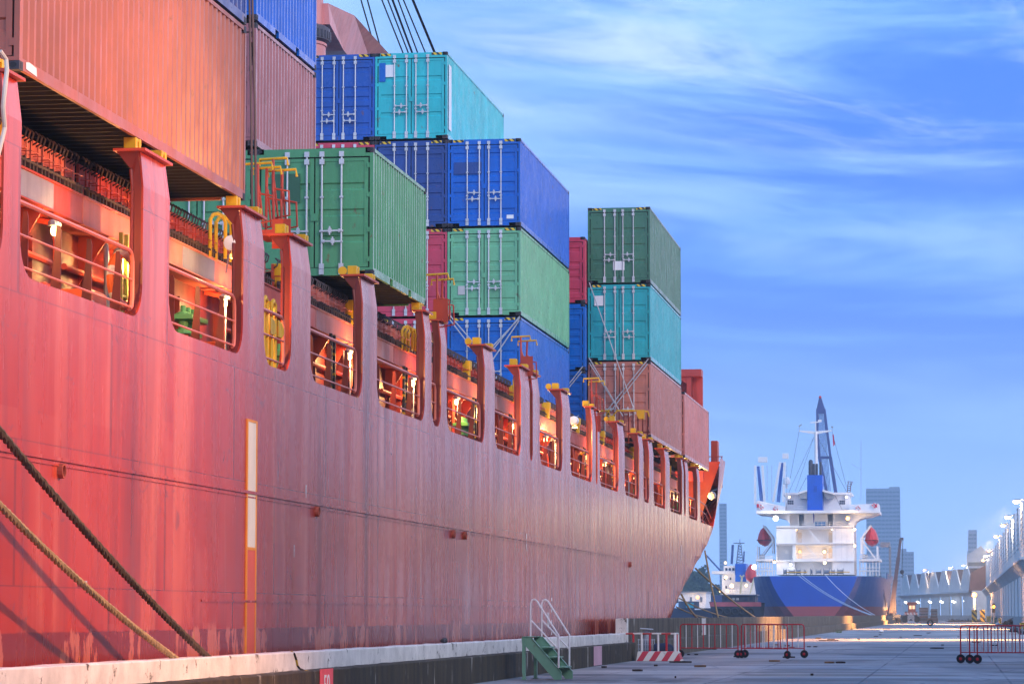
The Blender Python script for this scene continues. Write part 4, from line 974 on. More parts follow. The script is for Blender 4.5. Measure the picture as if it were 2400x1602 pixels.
m = MB(); 
for z in (.87, .21): m.tube([(xb, 98.35, z), (xb, 99.6, z)], .03, 8)
m.build('rail', RWP, CG)
RWS = stripes('red_white_diagonal', (0.62, 0.58, 0.52), (0.46, 0.025, 0.045), (1, 0, -.62), .40, .05)
a, c = onZ(1496, 1547), onZ(1598, 1551); c.y = a.y - 1.2
m = MB(); h = .31; x0, x1, y0_ = a.x + .02, W(1597, 1550, 96.8).x, 96.8
v0 = [(x0, y0_, 0), (x1, y0_, 0), (x1, y0_ + .9, 0), (x0, y0_ + .9, 0), (x0 + .04, y0_ + .12, h), (x1 - .12, y0_ + .12, h), (x1 - .12, y0_ + .8, h), (x0 + .04, y0_ + .8, h)]
m.add(v0, [(0, 3, 2, 1), (4, 5, 6, 7), (0, 1, 5, 4), (1, 2, 6, 5), (2, 3, 7, 6), (3, 0, 4, 7)])
m.build('concrete_block', RWS, None, bevel=.02, label='low concrete block painted in diagonal red and white stripes', cat='concrete block')
BO = thing('mooring_bollard', (-10.0, 99, 0), 'grey T-headed bollard with a caged drum behind the pipe guard', 'bollard')
p = W(1516, 1500, 99.0)
m = MB(); m.lathe((p.x, 99, 0), [(.17, 0), (.15, .5), (.14, .72), (.10, .8), (.10, .98)], 16); m.build('stem', GREY, BO, smooth=True)
MB().prism([(p.x - .20, 98.8, 1.03), (p.x + .20, 98.8, 1.0), (p.x + .20, 98.8, 1.03), (p.x - .20, 98.8, 1.06)], (0, .4, 0)).build('head', paint('pale_blue_steel', (.42, .48, .56), .5), BO)
m = MB()
for k in range(8):
    x = p.x - .26 + k * .075; m.box(x, x + .02, 98.78, 98.8, .2, .70)
for z in (.22, .36, .5, .66): m.box(p.x - .28, p.x + .30, 98.77, 98.785, z, z + .02)
m.build('mesh_drum', paint('pale_blue_steel', (.42, .48, .56), .5), BO)
q = W(1550, 1517, 98.9)
m = MB(); m.lathe((q.x + .05, 98.9, .29), [(.02, -.30), (.27, -.28), (.28, .12), (.22, .28), (.10, .42), (.04, .46)], 18, 'X'); m.build('tarpaulin_roll', paint('navy_tarpaulin', (.02, .028, .06), .7, .3, 0), None, smooth=True, label='dark navy covered roll lying inside the pipe guard', cat='roll')

# ------------------------------------------------------------------ timber offcuts and litter on the quay
planks = [(1416, 1564, 10, 2, 'd'), (1494, 1572, 22, 2, 'd'), (1641, 1562, 27, 3, 'b'), (1595, 1552, 52, 2, 'd'), (1815, 1549.5, 24, 3, 'b'), (1849, 1540.5, 28, 2, 'd'), (1730, 1539, 20, 2, 'd'), (1614, 1534, 6, 2, 'd'), (1632, 1534, 9, 2, 'd'),
          (1675, 1521, 8, 2, 'b'), (1845, 1513, 12, 2, 'd'), (1856, 1518, 13, 2, 'b'), (1896, 1515.5, 9, 2, 'd'), (1911, 1515.5, 8, 2, 'd'), (1942, 1501, 46, 2, 'b'), (1948, 1498, 18, 2, 'b'), (1918, 1496, 12, 3, 'd'), (1970, 1553, 19, 2.5, 'd'),
          (1944, 1553, 22, 1.5, 'b'), (2013, 1498, 5, 2.5, 'd'), (2053, 1491, 10, 1.5, 'd'), (2063, 1487, 6, 1.5, 'd'), (2111, 1493, 5, 1.5, 'd'), (2151, 1489, 19, 1.5, 'd'), (2176, 1483, 8, 1.5, 'd'), (2196, 1519, 31, 2, 'd'), (2209, 1511.5, 6, 1.5, 'd'),
          (2289, 1504.7, 22, 1.5, 'd'), (2329, 1512, 17, 1.5, 'd'), (2246, 1492, 4, 1.5, 'd'), (2078, 1473, 16, 1.3, 'b'), (2240, 1469, 8, 1.2, 'd'), (2158, 1465, 6, 1.5, 'd'), (1820, 1511, 9, 2, 'b'), (1537, 1560, 7, 1.5, 'd'), (1583, 1588, 4, 1, 'd'), (1903, 1582, 6, 1, 'd')]
for k, (px, py, wpx, hpx, kind) in enumerate(planks):
    p = onZ(px, py); s = p.y / 7150.0; L_ = wpx * s; h = max(.05, min(.16, hpx * s)); m = MB(); a = random.uniform(-.12, .12)
    dx, dy = L_ / 2 * math.cos(a), L_ / 2 * math.sin(a) * 3
    m.beam((p.x - dx, p.y - dy, h / 2 + .004), (p.x + dx, p.y + dy, h / 2 + .004), random.uniform(.1, .18), h)
    if wpx > 16: m.beam((p.x - dx * .6, p.y + .15, .03), (p.x + dx * .4, p.y + .22, .03), .08, .05)
    big = wpx > 15
    lab = {('d', True): 'long dark wet plank lying on the concrete quay', ('d', False): 'short dark wood offcut lying on the concrete quay', ('b', True): 'long brown plank lying on the concrete quay', ('b', False): 'short brown wood offcut lying on the concrete quay'}[(kind, big)]
    m.build('wood_plank' if big else 'wood_offcut', WOOD if kind == 'b' else WOODD, None, bevel=.006, label=lab, cat='plank' if big else 'wood offcut', group={('d', True): 'long dark planks on the quay', ('d', False): 'dark wood offcuts on the quay', ('b', True): 'long brown planks on the quay', ('b', False): 'brown wood offcuts on the quay'}[(kind, big)])
p = onZ(2065, 1481); MB().ball((p.x, p.y, .10), .22, 6, .5).build('plastic_bag', WHITE, None, label='crumpled white plastic bag lying on the quay', cat='bag')
p = onZ(2180.5, 1466); m = MB(); m.tube([(p.x + .33 * math.cos(a * math.pi / 8), p.y, .44 + .33 * math.sin(a * math.pi / 8)) for a in range(16)], .11, 8, True); m.build('loose_tyre', RUBBER, None, smooth=True, label='black tyre standing on the far quay', cat='tyre')
for k in range(3):
    p = onZ((1996, 1968, 2068)[k], (1474, 1482, 1455)[k]); m = MB()
    for q in range(26):
        a = random.uniform(0, 6.28); r = random.uniform(0, .6); x, y = p.x - .15 + r * math.cos(a) * .6, p.y + r * 3 * math.sin(a); m.add([(x - .02, y, 0), (x + .02, y, 0), (x + random.uniform(-.1, .1), y, random.uniform(.12, .4))], [(0, 1, 2)])
    m.build('weeds', paint('weed_green', (.09, .13, .03), .8), None, kind='stuff')

# ------------------------------------------------------------------ blue cargo ship ahead
Y2 = 480.0
P2 = lambda px, py, d=0: W(px, py, Y2 + d)
S2 = thing('cargo_ship', (-21, 520, -3), 'blue cargo ship seen from astern, white superstructure with floodlights', 'ship')
BLU = zsplit('blue_hull_paint', P2(1900, 1420).z, (0.0, 0.075, 0.50), (0.36, 0.06, 0.07)); BLU_SHADE = zsplit('blue_hull_shaded_side', P2(1900, 1420).z, (0.005, 0.045, 0.22), (0.16, 0.035, 0.05))  # second paint is a darker copy: shade of the hull sides put into colour
zd = P2(1900, 1349).z
lf = [(1803, 1349), (1812, 1372), (1825, 1396), (1840, 1418), (1858, 1440), (1885, 1470)]; rt_ = [(2010, 1349), (2001, 1372), (1989, 1396), (1974, 1418), (1957, 1440), (1930, 1470)]
m = MB(); m.quad(*[P2(*q) for q in lf], *[P2(*q) for q in rt_[::-1]]); m.build('transom', BLU, S2)
m = MB(); n = 8
def side(edge, xs_top, xs_bot, sgn):
    rows = []
    for j, q in enumerate(edge):
        p0 = P2(*q); X1 = xs_top + (xs_bot - xs_top) * j / 5
        row = [Vector((p0.x + (X1 - p0.x) * math.sin(i / n * math.pi / 2), Y2 + 28 * (1 - math.cos(i / n * math.pi / 2)), p0.z)) for i in range(n + 1)]
        row += [Vector((X1, Y2 + 80, p0.z)), Vector((X1 + (-sgn) * 3, Y2 + 105, p0.z)), Vector((-21.2, Y2 + 128, p0.z))]
        rows.append(row)
    for j in range(5):
        for i in range(len(rows[0]) - 1): m.quad(rows[j][i], rows[j][i + 1], rows[j + 1][i + 1], rows[j + 1][i])
XL, XR = W(1772, 1400, Y2 + 28).x, -11.6
side(lf, XL, XL + .9, -1); side(rt_, XR, XR - .4, 1); m.build('hull_side', BLU_SHADE, S2, smooth=True)
m = MB(); m.quad((XL, Y2 + 27, zd + .0), (P2(1803, 1349).x, Y2, zd), (P2(2010, 1349).x, Y2, zd), (XR, Y2 + 27, zd), (XR, Y2 + 80, zd), (-21.2, Y2 + 128, zd), (XL, Y2 + 80, zd)); m.build('deck', GREY, S2)
m = MB(); a = W(2066, 1345, Y2 + 60); m.box(XR - .1, XR, Y2 + 45, Y2 + 95, zd - .1, zd + 1.1); m.build('bulwark', BLU_SHADE, S2)
SW = paint('ship_white', (0.80, 0.81, 0.82), .45, .05, .12)
def blk(name, x0, y0, x1, y1, d, depth, mat=SW, parent=None, bevel=0):
    a, c = P2(x0, y0, d), P2(x1, y1, d); return MB().box(min(a.x, c.x), max(a.x, c.x), Y2 + d, Y2 + d + depth, min(a.z, c.z), max(a.z, c.z)).build(name, mat, parent or S2, bevel=bevel)
def framed(name, x0, y0, x1, y1, d, depth, holes, mat=SW):
    """front wall with real recesses: wall pieces round each opening, back wall behind"""
    m = MB(); a, c = P2(x0, y1, d), P2(x1, y0, d); xs = sorted({a.x, c.x} | {v for h in holes for v in (P2(h[0], h[1], d).x, P2(h[2], h[1], d).x)}); zs_ = sorted({a.z, c.z} | {v for h in holes for v in (P2(h[0], h[1], d).z, P2(h[0], h[3], d).z)})
    for i in range(len(xs) - 1):
        for j in range(len(zs_) - 1):
            mx, mz = (xs[i] + xs[i + 1]) / 2, (zs_[j] + zs_[j + 1]) / 2
            if any(P2(h[0], h[1], d).x < mx < P2(h[2], h[1], d).x and P2(h[0], h[3], d).z < mz < P2(h[0], h[1], d).z for h in holes): continue
            m.box(xs[i], xs[i + 1], Y2 + d, Y2 + d + 2.2, zs_[j], zs_[j + 1])
    m.box(a.x + .01, c.x - .01, Y2 + d + 2.2, Y2 + d + depth, a.z, c.z); return m.build(name, mat, S2)
hs = framed('deckhouse', 1820, 1233, 2001, 1346, 10, 14, [(1865, 1239, 1882, 1271), (1882, 1239, 1925, 1271), (1925, 1239, 1951, 1271), (1865, 1277, 1951, 1308), (1821, 1277, 1857, 1313), (1862, 1316, 1951, 1343)])
for x0, x1 in ((1820, 2001),):
    for y in (1233, 1272, 1313): blk('deck_edge', x0 - 1, y - 1.2, x1 + 1, y + 1.2, 9.6, .5)
for x in (1840, 1858, 1958, 1972, 1985): blk('seam', x - .3, 1236, x + .3, 1312, 9.97, .05, GREY)
for i, (x, y) in enumerate(((1874, 1243), (1946, 1243), (1946, 1280), (1874, 1281), (1932, 1281))):
    blk('door', x - 4, y + 4, x + 5, y + 27, 12.1, .08, paint('cream_door', (.72, .62, .5), .5))
m = MB(); 
for (p, q) in (((1890, 1234), (1920, 1270)), ((1888, 1276), (1914, 1307)), ((1893, 1313), (1905, 1326))): m.beam(P2(*p, 10.6), P2(*q, 10.6), .5, .25)
m.build('stair', SW, S2)
m = MB()
for y0, y1, x0, x1 in ((1262, 1271, 1866, 1885), (1296, 1308, 1866, 1950), (1186, 1196, 1862, 1945), (1222, 1232, 1872, 1992), (1334, 1346, 1834, 1878), (1334, 1346, 1928, 1978)):
    for py in (y0, (y0 + y1) / 2): m.tube([P2(x0, py, 9.4), P2(x1, py, 9.4)], .035, 4)
    for k in range(int((x1 - x0) / 9) + 1): m.tube([P2(x0 + k * 9, y0, 9.4), P2(x0 + k * 9, y1, 9.4)], .03, 4)
m.build('railing', SW, S2)
up = framed('upper_house', 1851, 1196, 2000, 1233, 12, 10, [(1872, 1204, 1884, 1231), (1940, 1204, 1952, 1231)])
for x in (1874, 1942): blk('door', x, 1206, x + 8, 1231, 14.1, .06, paint('grey_door', (.5, .55, .62), .5))
blk('bridge_deck', 1772, 1196, 2061, 1201, 8, 15)
m = MB()   # wing bulwarks with curved brackets
for pts in (((1773, 1201), (1773, 1176), (1776, 1172), (1840, 1186), (1840, 1201)), ((1989, 1201), (1989, 1182), (2059, 1179), (2061, 1201))):
    MB().prism([P2(*q, 9) for q in pts], (0, 9, 0)).build('bridge_wing', SW, S2)
m = MB()
for pts in (((1989, 1201), (2061, 1201), (2059, 1204), (2037, 1210), (2015, 1216), (2006, 1222), (2002, 1232), (1989, 1232)), ((1773, 1201), (1851, 1201), (1851, 1226), (1842, 1216), (1822, 1211), (1778, 1204))):
    MB().prism([P2(*q, 10) for q in pts], (0, 7, 0)).build('wing_bracket', SW, S2)
blk('bridge_house', 1840, 1157, 1991, 1196, 13, 9); blk('bridge_roof', 1834, 1154, 1996, 1158.5, 12.4, 10)
m = MB(); m.prism([P2(1838, 1159, 12.5), P2(1850, 1159, 12.5), P2(1850, 1172, 12.5)], (0, 8, 0)); m.prism([P2(1993, 1159, 12.5), P2(1981, 1159, 12.5), P2(1981, 1172, 12.5)], (0, 8, 0)); m.build('roof_bracket', SW, S2)
WIN = paint('dark_window_glass', (.02, .03, .07), .15, .1, 0)
for x0 in (1846, 1967):
    wf = blk('window', x0, 1171, x0 + 14, 1182, 12.95, .1, SW)
    for i in range(3):
        for j in range(2): blk('pane', x0 + .8 + i * 4.5, 1172 + j * 5, x0 + 4.4 + i * 4.5, 1176 + j * 5, 12.9, .08, WIN, wf)
blk('funnel', 1891.5, 1112.5, 1928, 1196, 9, 5, paint('funnel_blue', (.008, .10, .58), .4, .12, .2)); blk('funnel_panel', 1907, 1138, 1915, 1152, 8.9, .1, paint('funnel_blue_dark', (.008, .07, .42), .4))
m = MB()
for x0, x1, y0, r in ((1900, 1900, 1082, .36), (1907, 1907, 1089, .22), (1914, 1914, 1089, .22), (1923, 1923, 1084, .20)):
    p, q = P2(x0, 1113, 10.5), P2(x1, y0, 10.5); m.tube([p, q, q + Vector((0, .2, .05))], r, 10)
m.build('exhaust_pipe', paint('sooty_pipe', (.05, .05, .07), .6, .4, .4), S2, smooth=True)
for s, pts in ((0, ((1868, 1156), (1891, 1150), (1891, 1168), (1876, 1168))), (1, ((1928, 1150), (1957, 1156), (1950, 1168), (1937, 1168)))):
    MB().prism([P2(*q, 8.7) for q in pts], (0, 4, 0)).build('vent_cowl', GREY if s else GREY, S2)
for pts in (((1866, 1157), (1891, 1149)), ((1958, 1157), (1928, 1149))): MB().beam(P2(*pts[0], 8.5), P2(*pts[1], 8.5), .3, .3).build('cowl_lip', SW, S2)
# mast
m = MB(); m.tube([P2(1913, 1112, 14), P2(1912, 1012, 14)], .30, 10, r1=.24); m.tube([P2(1912, 1012, 14), P2(1911.5, 986, 14)], .10, 6)
m.prism([P2(1873, 1008, 14), P2(1911, 1010, 14), P2(1950, 1007, 14), P2(1950, 1009.5, 14), P2(1911, 1017, 14), P2(1873, 1010.5, 14)], (0, .6, 0)); m.beam(P2(1899, 990, 14), P2(1922, 988, 14), .2, .18); m.box(*(P2(1908, 0, 14).x, P2(1916, 0, 14).x), Y2 + 14, Y2 + 14.5, P2(0, 1006, 14).z, P2(0, 1001, 14).z)
m.build('signal_mast', SW, S2)
m = MB(); m.beam(P2(1872, 999, 14), P2(1879, 994, 14), .12, .2); m.beam(P2(1948, 1000, 14), P2(1953, 1000.5, 14), .12, .25); m.tube([P2(1873, 1008, 14), P2(1873, 1000, 14)], .04, 4); m.tube([P2(1950, 1008, 14), P2(1950, 1000, 14)], .04, 4)
for x in (1798, 1809, 1844, 2018): m.tube([P2(x, 1172, 12), P2(x, 1090 if x < 2000 else 1030, 12)], .03, 4)
m.tube([P2(2018, 1100, 12), P2(1996, 1087, 12)], .02, 4); m.build('antenna', GREY, S2)
m = MB()
for p, q in (((1908, 1022), (1850, 1150)), ((1907, 1026), (1864, 1150)), ((1918, 1026), (1983, 1150)), ((1873, 1010), (1852, 1120)), ((1950, 1010), (1984, 1140)), ((1850, 1150), (1842, 1196)), ((1890, 1118), (1868, 1160)), ((1957, 1160), (1975, 1196))): m.tube([P2(*p, 13), P2(*q, 12)], .03, 4)
m.build('stay', paint('wire_dark', (.05, .06, .12), .5), S2)
MB().lathe(P2(1843.5, 1126, 14), [(.02, .68), (.35, .58), (.58, .25), (.62, -.1), (.55, -.55), (.2, -.62), (.2, -1.3)], 14).build('satellite_dome', SW, S2, smooth=True)
m = MB(); p = P2(1988, 1157, 14)
for s in (0, 7): m.tube([P2(1985 + s, 1157, 14), P2(1988 + s, 1128, 14)], .06, 4)
for k in range(6): m.tube([P2(1985.5 + k * .5, 1153 - k * 5, 14), P2(1992.5 + k * .5, 1153 - k * 5, 14)], .05, 4)
m.tube([P2(1986, 1128, 14), P2(1999, 1128, 14), P2(1993, 1140, 14)], .05, 4); m.build('ladder', DRED, S2)
FLG = paint('flag_red', (.55, .03, .08), .8)
m = MB(); m.add([P2(1951, 1018, 13.8), P2(1954, 1017, 13.8), P2(1957, 1040, 13.8), P2(1953, 1046, 13.8)], [(0, 1, 2, 3)]); m.build('signal_flag', FLG, S2)
m = MB(); m.add([P2(1905, 1200, 8.5), P2(1909, 1206, 8.4), P2(1908, 1226, 8.6), P2(1906.5, 1224, 8.5)], [(0, 1, 2, 3)]); m.build('ensign', paint('flag_blue', (.02, .03, .30), .8), S2)
blk('tank', 1910, 1221, 1935, 1232, 9.6, 2, paint('tank_blue', (.01, .16, .42), .5))
for x, y in ((1784, 1187), (1818, 1191), (2011, 1191), (2049, 1184)):
    p = P2(x, y, 8.7); m = MB(); m.tube([p + Vector((.32 * math.cos(k * math.pi / 6), 0, .32 * math.sin(k * math.pi / 6))) for k in range(12)], .11, 6, True); m.build('lifebuoy', stripes('lifebuoy_quarters', (.7, .05, .06), (.8, .8, .8), (1, 0, 1), .5), S2)
for x in (1776, 2053): blk('side_light_box', x - 2.5, 1180, x + 2.5, 1188, 8.6, .5, paint('light_box_red', (.55, .02, .06), .5))
# derrick posts of the cargo gear
for (x0, x1, yt, yb, lean) in ((1770, 1787, 1084, 1182, 5), (1826, 1836, 1076, 1176, -14)):
    d = 40; m = MB()
    for x in (x0, x1): m.beam(P2(x if lean > 0 else x + 3, yt + 6, d), P2(x + (lean if x == x1 and lean > 0 else lean if lean < 0 and x == x0 else 0), yb, d), .42, .42)
    m.box(P2(x0 - 1, 0, d).x, P2(x1 + 3, 0, d).x, Y2 + d - .4, Y2 + d + .6, P2(0, yt + 12, d).z, P2(0, yt, d).z); q = m.build('cargo_post', SW, S2)
    m = MB()
    for k in range(3): m.tube([P2(x0 + 5 + k * 2, yt + 8, d), P2(x0 + 9 + k * 3 + (lean if lean < 0 else 4), yb, d)], .10, 5)
    m.build('fall_wires', paint('wire_blue', (.05, .14, .5), .5), q)
# forward crane jib
d = 55; CJ = paint('crane_blue_grey', (.06, .09, .26), .45, .15, .2)
m = MB(); m.prism([P2(1920, 929, d), P2(1924, 929, d), P2(1933.7, 959, d), P2(1913.6, 959, d)], (0, 1.2, 0))
m.beam(P2(1915.5, 958, d), P2(1916, 1010, d), .42, .6); m.beam(P2(1916, 1010, d), P2(1921, 1075, d), .42, .6); m.beam(P2(1921, 1075, d), P2(1937, 1150, d), .5, .6); m.beam(P2(1932, 958, d), P2(1946, 1070, d), .45, .6); m.beam(P2(1946, 1070, d), P2(1959, 1155, d), .6, .7)
m.beam(P2(1917, 1071.5, d), P2(1948, 1071.5, d), .4, .45); m.beam(P2(1914, 963, d), P2(1933, 963, d), .5, .9); jb = m.build('crane_jib', CJ, S2)
MB().ball(P2(1922, 930, d - .3), .25, 6).build('tip_light', paint('tip_red', (.6, .05, .06), .5), jb)
m = MB()
for k in range(6): m.tube([P2(1918 + k * 2.5, 965, d + .5), P2(1930 + k * 3.2, 1150, d + .5)], .07, 4)
m.build('crane_falls', paint('wire_blue', (.05, .14, .5), .5), jb)
# lifeboats and davits
LBR = paint('lifeboat_red', (.60, .045, .05), .45, .12, .15)
for cx, s in ((1789, 1), (2042, -1)):
    yb = 1278; c = P2(cx, 1262, 14); pr = [(0, 2.05), (.55, 1.55), (.85, .9), (1.05, .1), (1.08, -.2), (.95, -.55), (.6, -.9), (0, -1.15)]
    rings = []; m = MB()
    for yy, k in ((0, .25), (.7, .85), (1.8, 1), (5, 1), (6.2, .8), (6.8, .2)):
        ring = [c + Vector((x * k, yy, z * (k if z < 0 else min(1, k + .1)))) for x, z in pr] + [c + Vector((-x * k, yy, z * (k if z < 0 else min(1, k + .1)))) for x, z in pr[-2:0:-1]]
        rings.append(ring)
    for a, b_ in zip(rings, rings[1:]):
        for i in range(len(a)): m.quad(a[i], a[(i + 1) % len(a)], b_[(i + 1) % len(a)], b_[i])
    m.quad(*rings[0]); lbo = m.build('lifeboat', LBR, S2, smooth=True)
    m = MB(); m.box(c.x - 1.1, c.x + 1.1, c.y - .06, c.y + 6, c.z - .28, c.z - .14); m.build('gunwale', DRED, lbo)
    for yy in (0, 5):
        m = MB(); m.beam(c + Vector((0, yy - .4, 2.2)), c + Vector((1.5 * s, yy - .4, .2)), .2, .3); m.beam(c + Vector((1.5 * s, yy - .4, .2)), c + Vector((1.55 * s, yy - .4, -2.4)), .2, .3); m.beam(c + Vector((1.5 * s, yy - .4, -.3)), c + Vector((-.6 * s, yy - .4, -3.2)), .16, .2); m.beam(c + Vector((-.95 * s, yy - .4, -1.2)), c + Vector((-.95 * s, yy - .4, -3.4)), .2, .3); m.build('davit', SW, S2)
    x0, x1 = (1771, 1812) if s > 0 else (2013, 2063)
    blk('boat_deck', x0, 1309, x1, 1314, 10, 12)
    m = MB()
    for k in range(7): m.tube([P2(x0 + 2 + k * (x1 - x0 - 4) / 6, 1348, 10.4), P2(x0 + 2 + k * (x1 - x0 - 4) / 6, 1312, 10.4)], .09, 5)
    for py in (1330, 1338): m.tube([P2(x0, py, 10.2), P2(x1, py, 10.2)], .06, 4)
    for py in (1302, 1306): m.tube([P2(x0, py, 10.2), P2(x1, py, 10.2)], .05, 4)
    m.build('stanchion', SW, S2)
    blk('winch', x0 + 8, 1298, x0 + 20, 1309, 12, 1.5, GREY)
m = MB()
for k in range(12): m.box(P2(2004, 0, 10).x, P2(2013, 0, 10).x, Y2 + 10, Y2 + 10.3, P2(0, 1310 - k * 3.8, 10).z - .05, P2(0, 1310 - k * 3.8, 10).z + .05)
m.box(P2(2003, 0, 10).x, P2(2004, 0, 10).x, Y2 + 10, Y2 + 10.3, zd, P2(0, 1266, 10).z); m.build('ladder', SW, S2)
m = MB(); m.box(P2(2049, 0, 20).x, P2(2071, 0, 20).x, Y2 + 20, Y2 + 24, P2(0, 1287, 20).z, P2(0, 1277, 20).z); m.box(P2(2068, 0, 20).x, P2(2073, 0, 20).x, Y2 + 21, Y2 + 22, zd, P2(0, 1286, 20).z); m.build('side_platform', GREY, S2)
for k, (x0, w_) in enumerate(((1836, 8), (1848, 14), (1866, 10), (1884, 5), (1899, 5), (1912, 12), (1930, 14), (1948, 8), (1962, 14))):
    a = P2(x0, 1345, 5); r = .45 if k % 2 else .6; MB().lathe((a.x, Y2 + 5, zd + .75), [(r, 0), (r, .1), (r * .6, .12), (r * .6, w_ * .066), (r, w_ * .067), (r, w_ * .075)], 10, 'X').build('mooring_winch', GREY, S2)
m = MB()
for x0, x1 in ((1832, 1880), (1930, 1978)): m.box(P2(x0, 0, 1).x, P2(x1, 0, 1).x, Y2 + 1, Y2 + 1.15, P2(0, 1344.5, 1).z, P2(0, 1342.5, 1).z)
m.build('deck_edge_bar', YEL, S2)
m = MB()
for x in (1778, 1788, 1800, 1815, 2014, 2026, 2040): m.tube([P2(x, 1348, 3), P2(x, 1335, 3)], .07, 5); 
m.tube([P2(1776, 1336, 3), P2(1820, 1336, 3)], .05, 4); m.tube([P2(2010, 1336, 3), P2(2062, 1336, 3)], .05, 4); m.build('railing', SW, S2)
# accommodation ladder down the quay side
p, q = W(2056, 1348, Y2 + 26), W(2074, 1440, Y2 + 26); p.x += 0; 
GW = thing('gangway', (q.x, q.y, 0), 'dark accommodation ladder hanging down the side of the blue ship', 'gangway')
m = MB()
for s in (-.45, .45): m.beam(p + Vector((s, -.3, 0)), q + Vector((s, -.3, 0)), .12, .3); m.tube([p + Vector((s, -.3, 1)), q + Vector((s, -.3, 1))], .04, 4)
m.build('stringer', BLK, GW)
for k in range(34):
    c = p.lerp(q, (k + .5) / 34); MB().box(c.x - .45, c.x + .45, c.y - .5, c.y - .1, c.z - .03, c.z + .03).build('tread', GREY, GW)
# ship floodlights
for i, (x, y, d, pw, mt_, r) in enumerate(((1818, 1214, 7.5, 950, BULBW, .42), (1987, 1214, 8, 800, BULBS, .34), (1875, 1292, 11.2, 120, BULBS, .22), (1932, 1292, 11.2, 120, BULB, .22), (1933, 1318, 9, 150, BULB, .24), (1853, 1322, 8.5, 240, BULBW, .2), (1867, 1241, 11.5, 50, BULBS, .12), (1950, 1240, 11.5, 50, BULB, .12), (2003, 1240, 9, 60, BULB, .2), (2003, 1278, 9, 90, BULB, .2), (1815, 1316, 9.5, 90, BULB, .2), (1768, 1328, 24, 500, BULBW, .42), (1850, 1164, 11.5, 60, BULB, .16), (1984, 1164, 11.5, 60, BULB, .16))):
    p = P2(x, y, d); o = MB().lathe(p + Vector((0, .15, 0)), [(r * .6, -.1), (r, 0), (r, .25), (r * .4, .4)], 10, 'Y').build('floodlight', GREY, S2)
    MB().ball(p, r, 8).build('lens', mt_, o, smooth=True)
    lamp('POINT', p + Vector((0, -.7, -.1)), pw * .28, (1, .93, .84) if mt_ is BULBW else (1, .62, .28), .2)
for k, (x0, y0, x1, y1) in enumerate(((1872, 1348, 2040, 1440), (1878, 1347, 2044, 1440), (1933, 1345, 2050, 1440))):
    q = onX(x1, y1, -10.95); MB().tube(sagrope(P2(x0, y0), q, .6, 12), .05, 5).build('mooring_rope', paint('white_rope', (.7, .72, .76), .8, .1, 0), None, label='white mooring line running from the blue ship\'s stern to the quay', cat='rope', group='white stern lines of the blue ship')

# ------------------------------------------------------------------ ships and tug beyond
Y3 = 640.0; P3 = lambda px, py, d=0: W(px, py, Y3 + d)
S3 = thing('coaster_ship', P3(1715, 1445), 'smaller white ship with blue funnel, half hidden behind the blue ship', 'ship')
def blk3(name, x0, y0, x1, y1, d, depth, mat=SW, par=None):
    a, c = P3(x0, y0, d), P3(x1, y1, d); return MB().box(a.x, c.x, Y3 + d, Y3 + d + depth, c.z, a.z).build(name, mat, par or S3)
blk3('hull', 1668, 1394, 1785, 1446, 4, 40, paint('coaster_blue', (.03, .06, .2), .5)); blk3('deckhouse', 1692, 1345, 1770, 1395, 4, 20); blk3('bridge_house', 1696, 1325, 1722, 1345, 4, 12); blk3('bridge_wing', 1668, 1337, 1722, 1344, 3.6, 6)
blk3('funnel', 1723, 1320, 1748, 1362, 2, 8, paint('funnel_blue', (.008, .10, .58), .4))
for x in (1700, 1708, 1716): blk3('window', x, 1330, x + 5, 1336, 3.95, .1, WIN)
for x, y in ((1697, 1352), (1710, 1352), (1714, 1368), (1700, 1372)): blk3('window', x, y, x + 4, y + 6, 3.95, .1, WIN)
m = MB()
for s in (-8, 8): m.tube([P3(1734 + s, 1322, 5), P3(1734 + s * .35, 1275, 5)], .12, 4)
for k in range(7): m.tube([P3(1734 - 8 + k * .8, 1318 - k * 6.5, 5), P3(1734 + 8 - k * .8, 1318 - k * 6.5, 5)], .08, 4); m.tube([P3(1734 - 8 + k * .8, 1318 - k * 6.5, 5), P3(1734 + 7.5 - k * .8, 1311.5 - k * 6.5, 5)], .06, 4)
m.beam(P3(1719, 1272, 5), P3(1745, 1272, 5), .12, .2); m.tube([P3(1734, 1275, 5), P3(1734, 1262, 5)], .08, 4); m.build('lattice_mast', paint('mast_blue_grey', (.10, .14, .26), .5), S3)
m = MB(); m.beam(P3(1715, 1321, 6), P3(1717.5, 1276, 6), .5, .5); m.beam(P3(1743, 1316, 6), P3(1744, 1291, 6), .3, .3); m.beam(P3(1690, 1338, 6), P3(1655, 1300, 6), .35, .35); m.build('derrick', paint('derrick_blue', (.05, .10, .3), .5), S3)
m = MB(); m.lathe(P3(1760, 1345, 1), [(.1, -1.8), (1.1, -.9), (1.2, .3), (.7, 1.5), (.1, 2.2)], 12); m.build('lifeboat', LBR, S3, smooth=True)
m = MB(); m.beam(P3(1758, 1390, 0), P3(1768, 1352, 0), .3, .3); m.beam(P3(1735, 1390, 0), P3(1739, 1352, 0), .4, .4); m.beam(P3(1739, 1352, 0), P3(1734, 1347, 0), .3, .3); m.beam(P3(1739, 1352, 0), P3(1744, 1347, 0), .3, .3)
m.build('davit', paint('cream_davit', (.7, .64, .4), .5), S3)
m = MB()
for k in range(14): m.tube([P3(1690 + k * 6, 1394, 2), P3(1690 + k * 6, 1383, 2)], .05, 4)
for y in (1383, 1388): m.tube([P3(1690, y, 2), P3(1770, y, 2)], .05, 4)
m.build('railing', SW, S3)
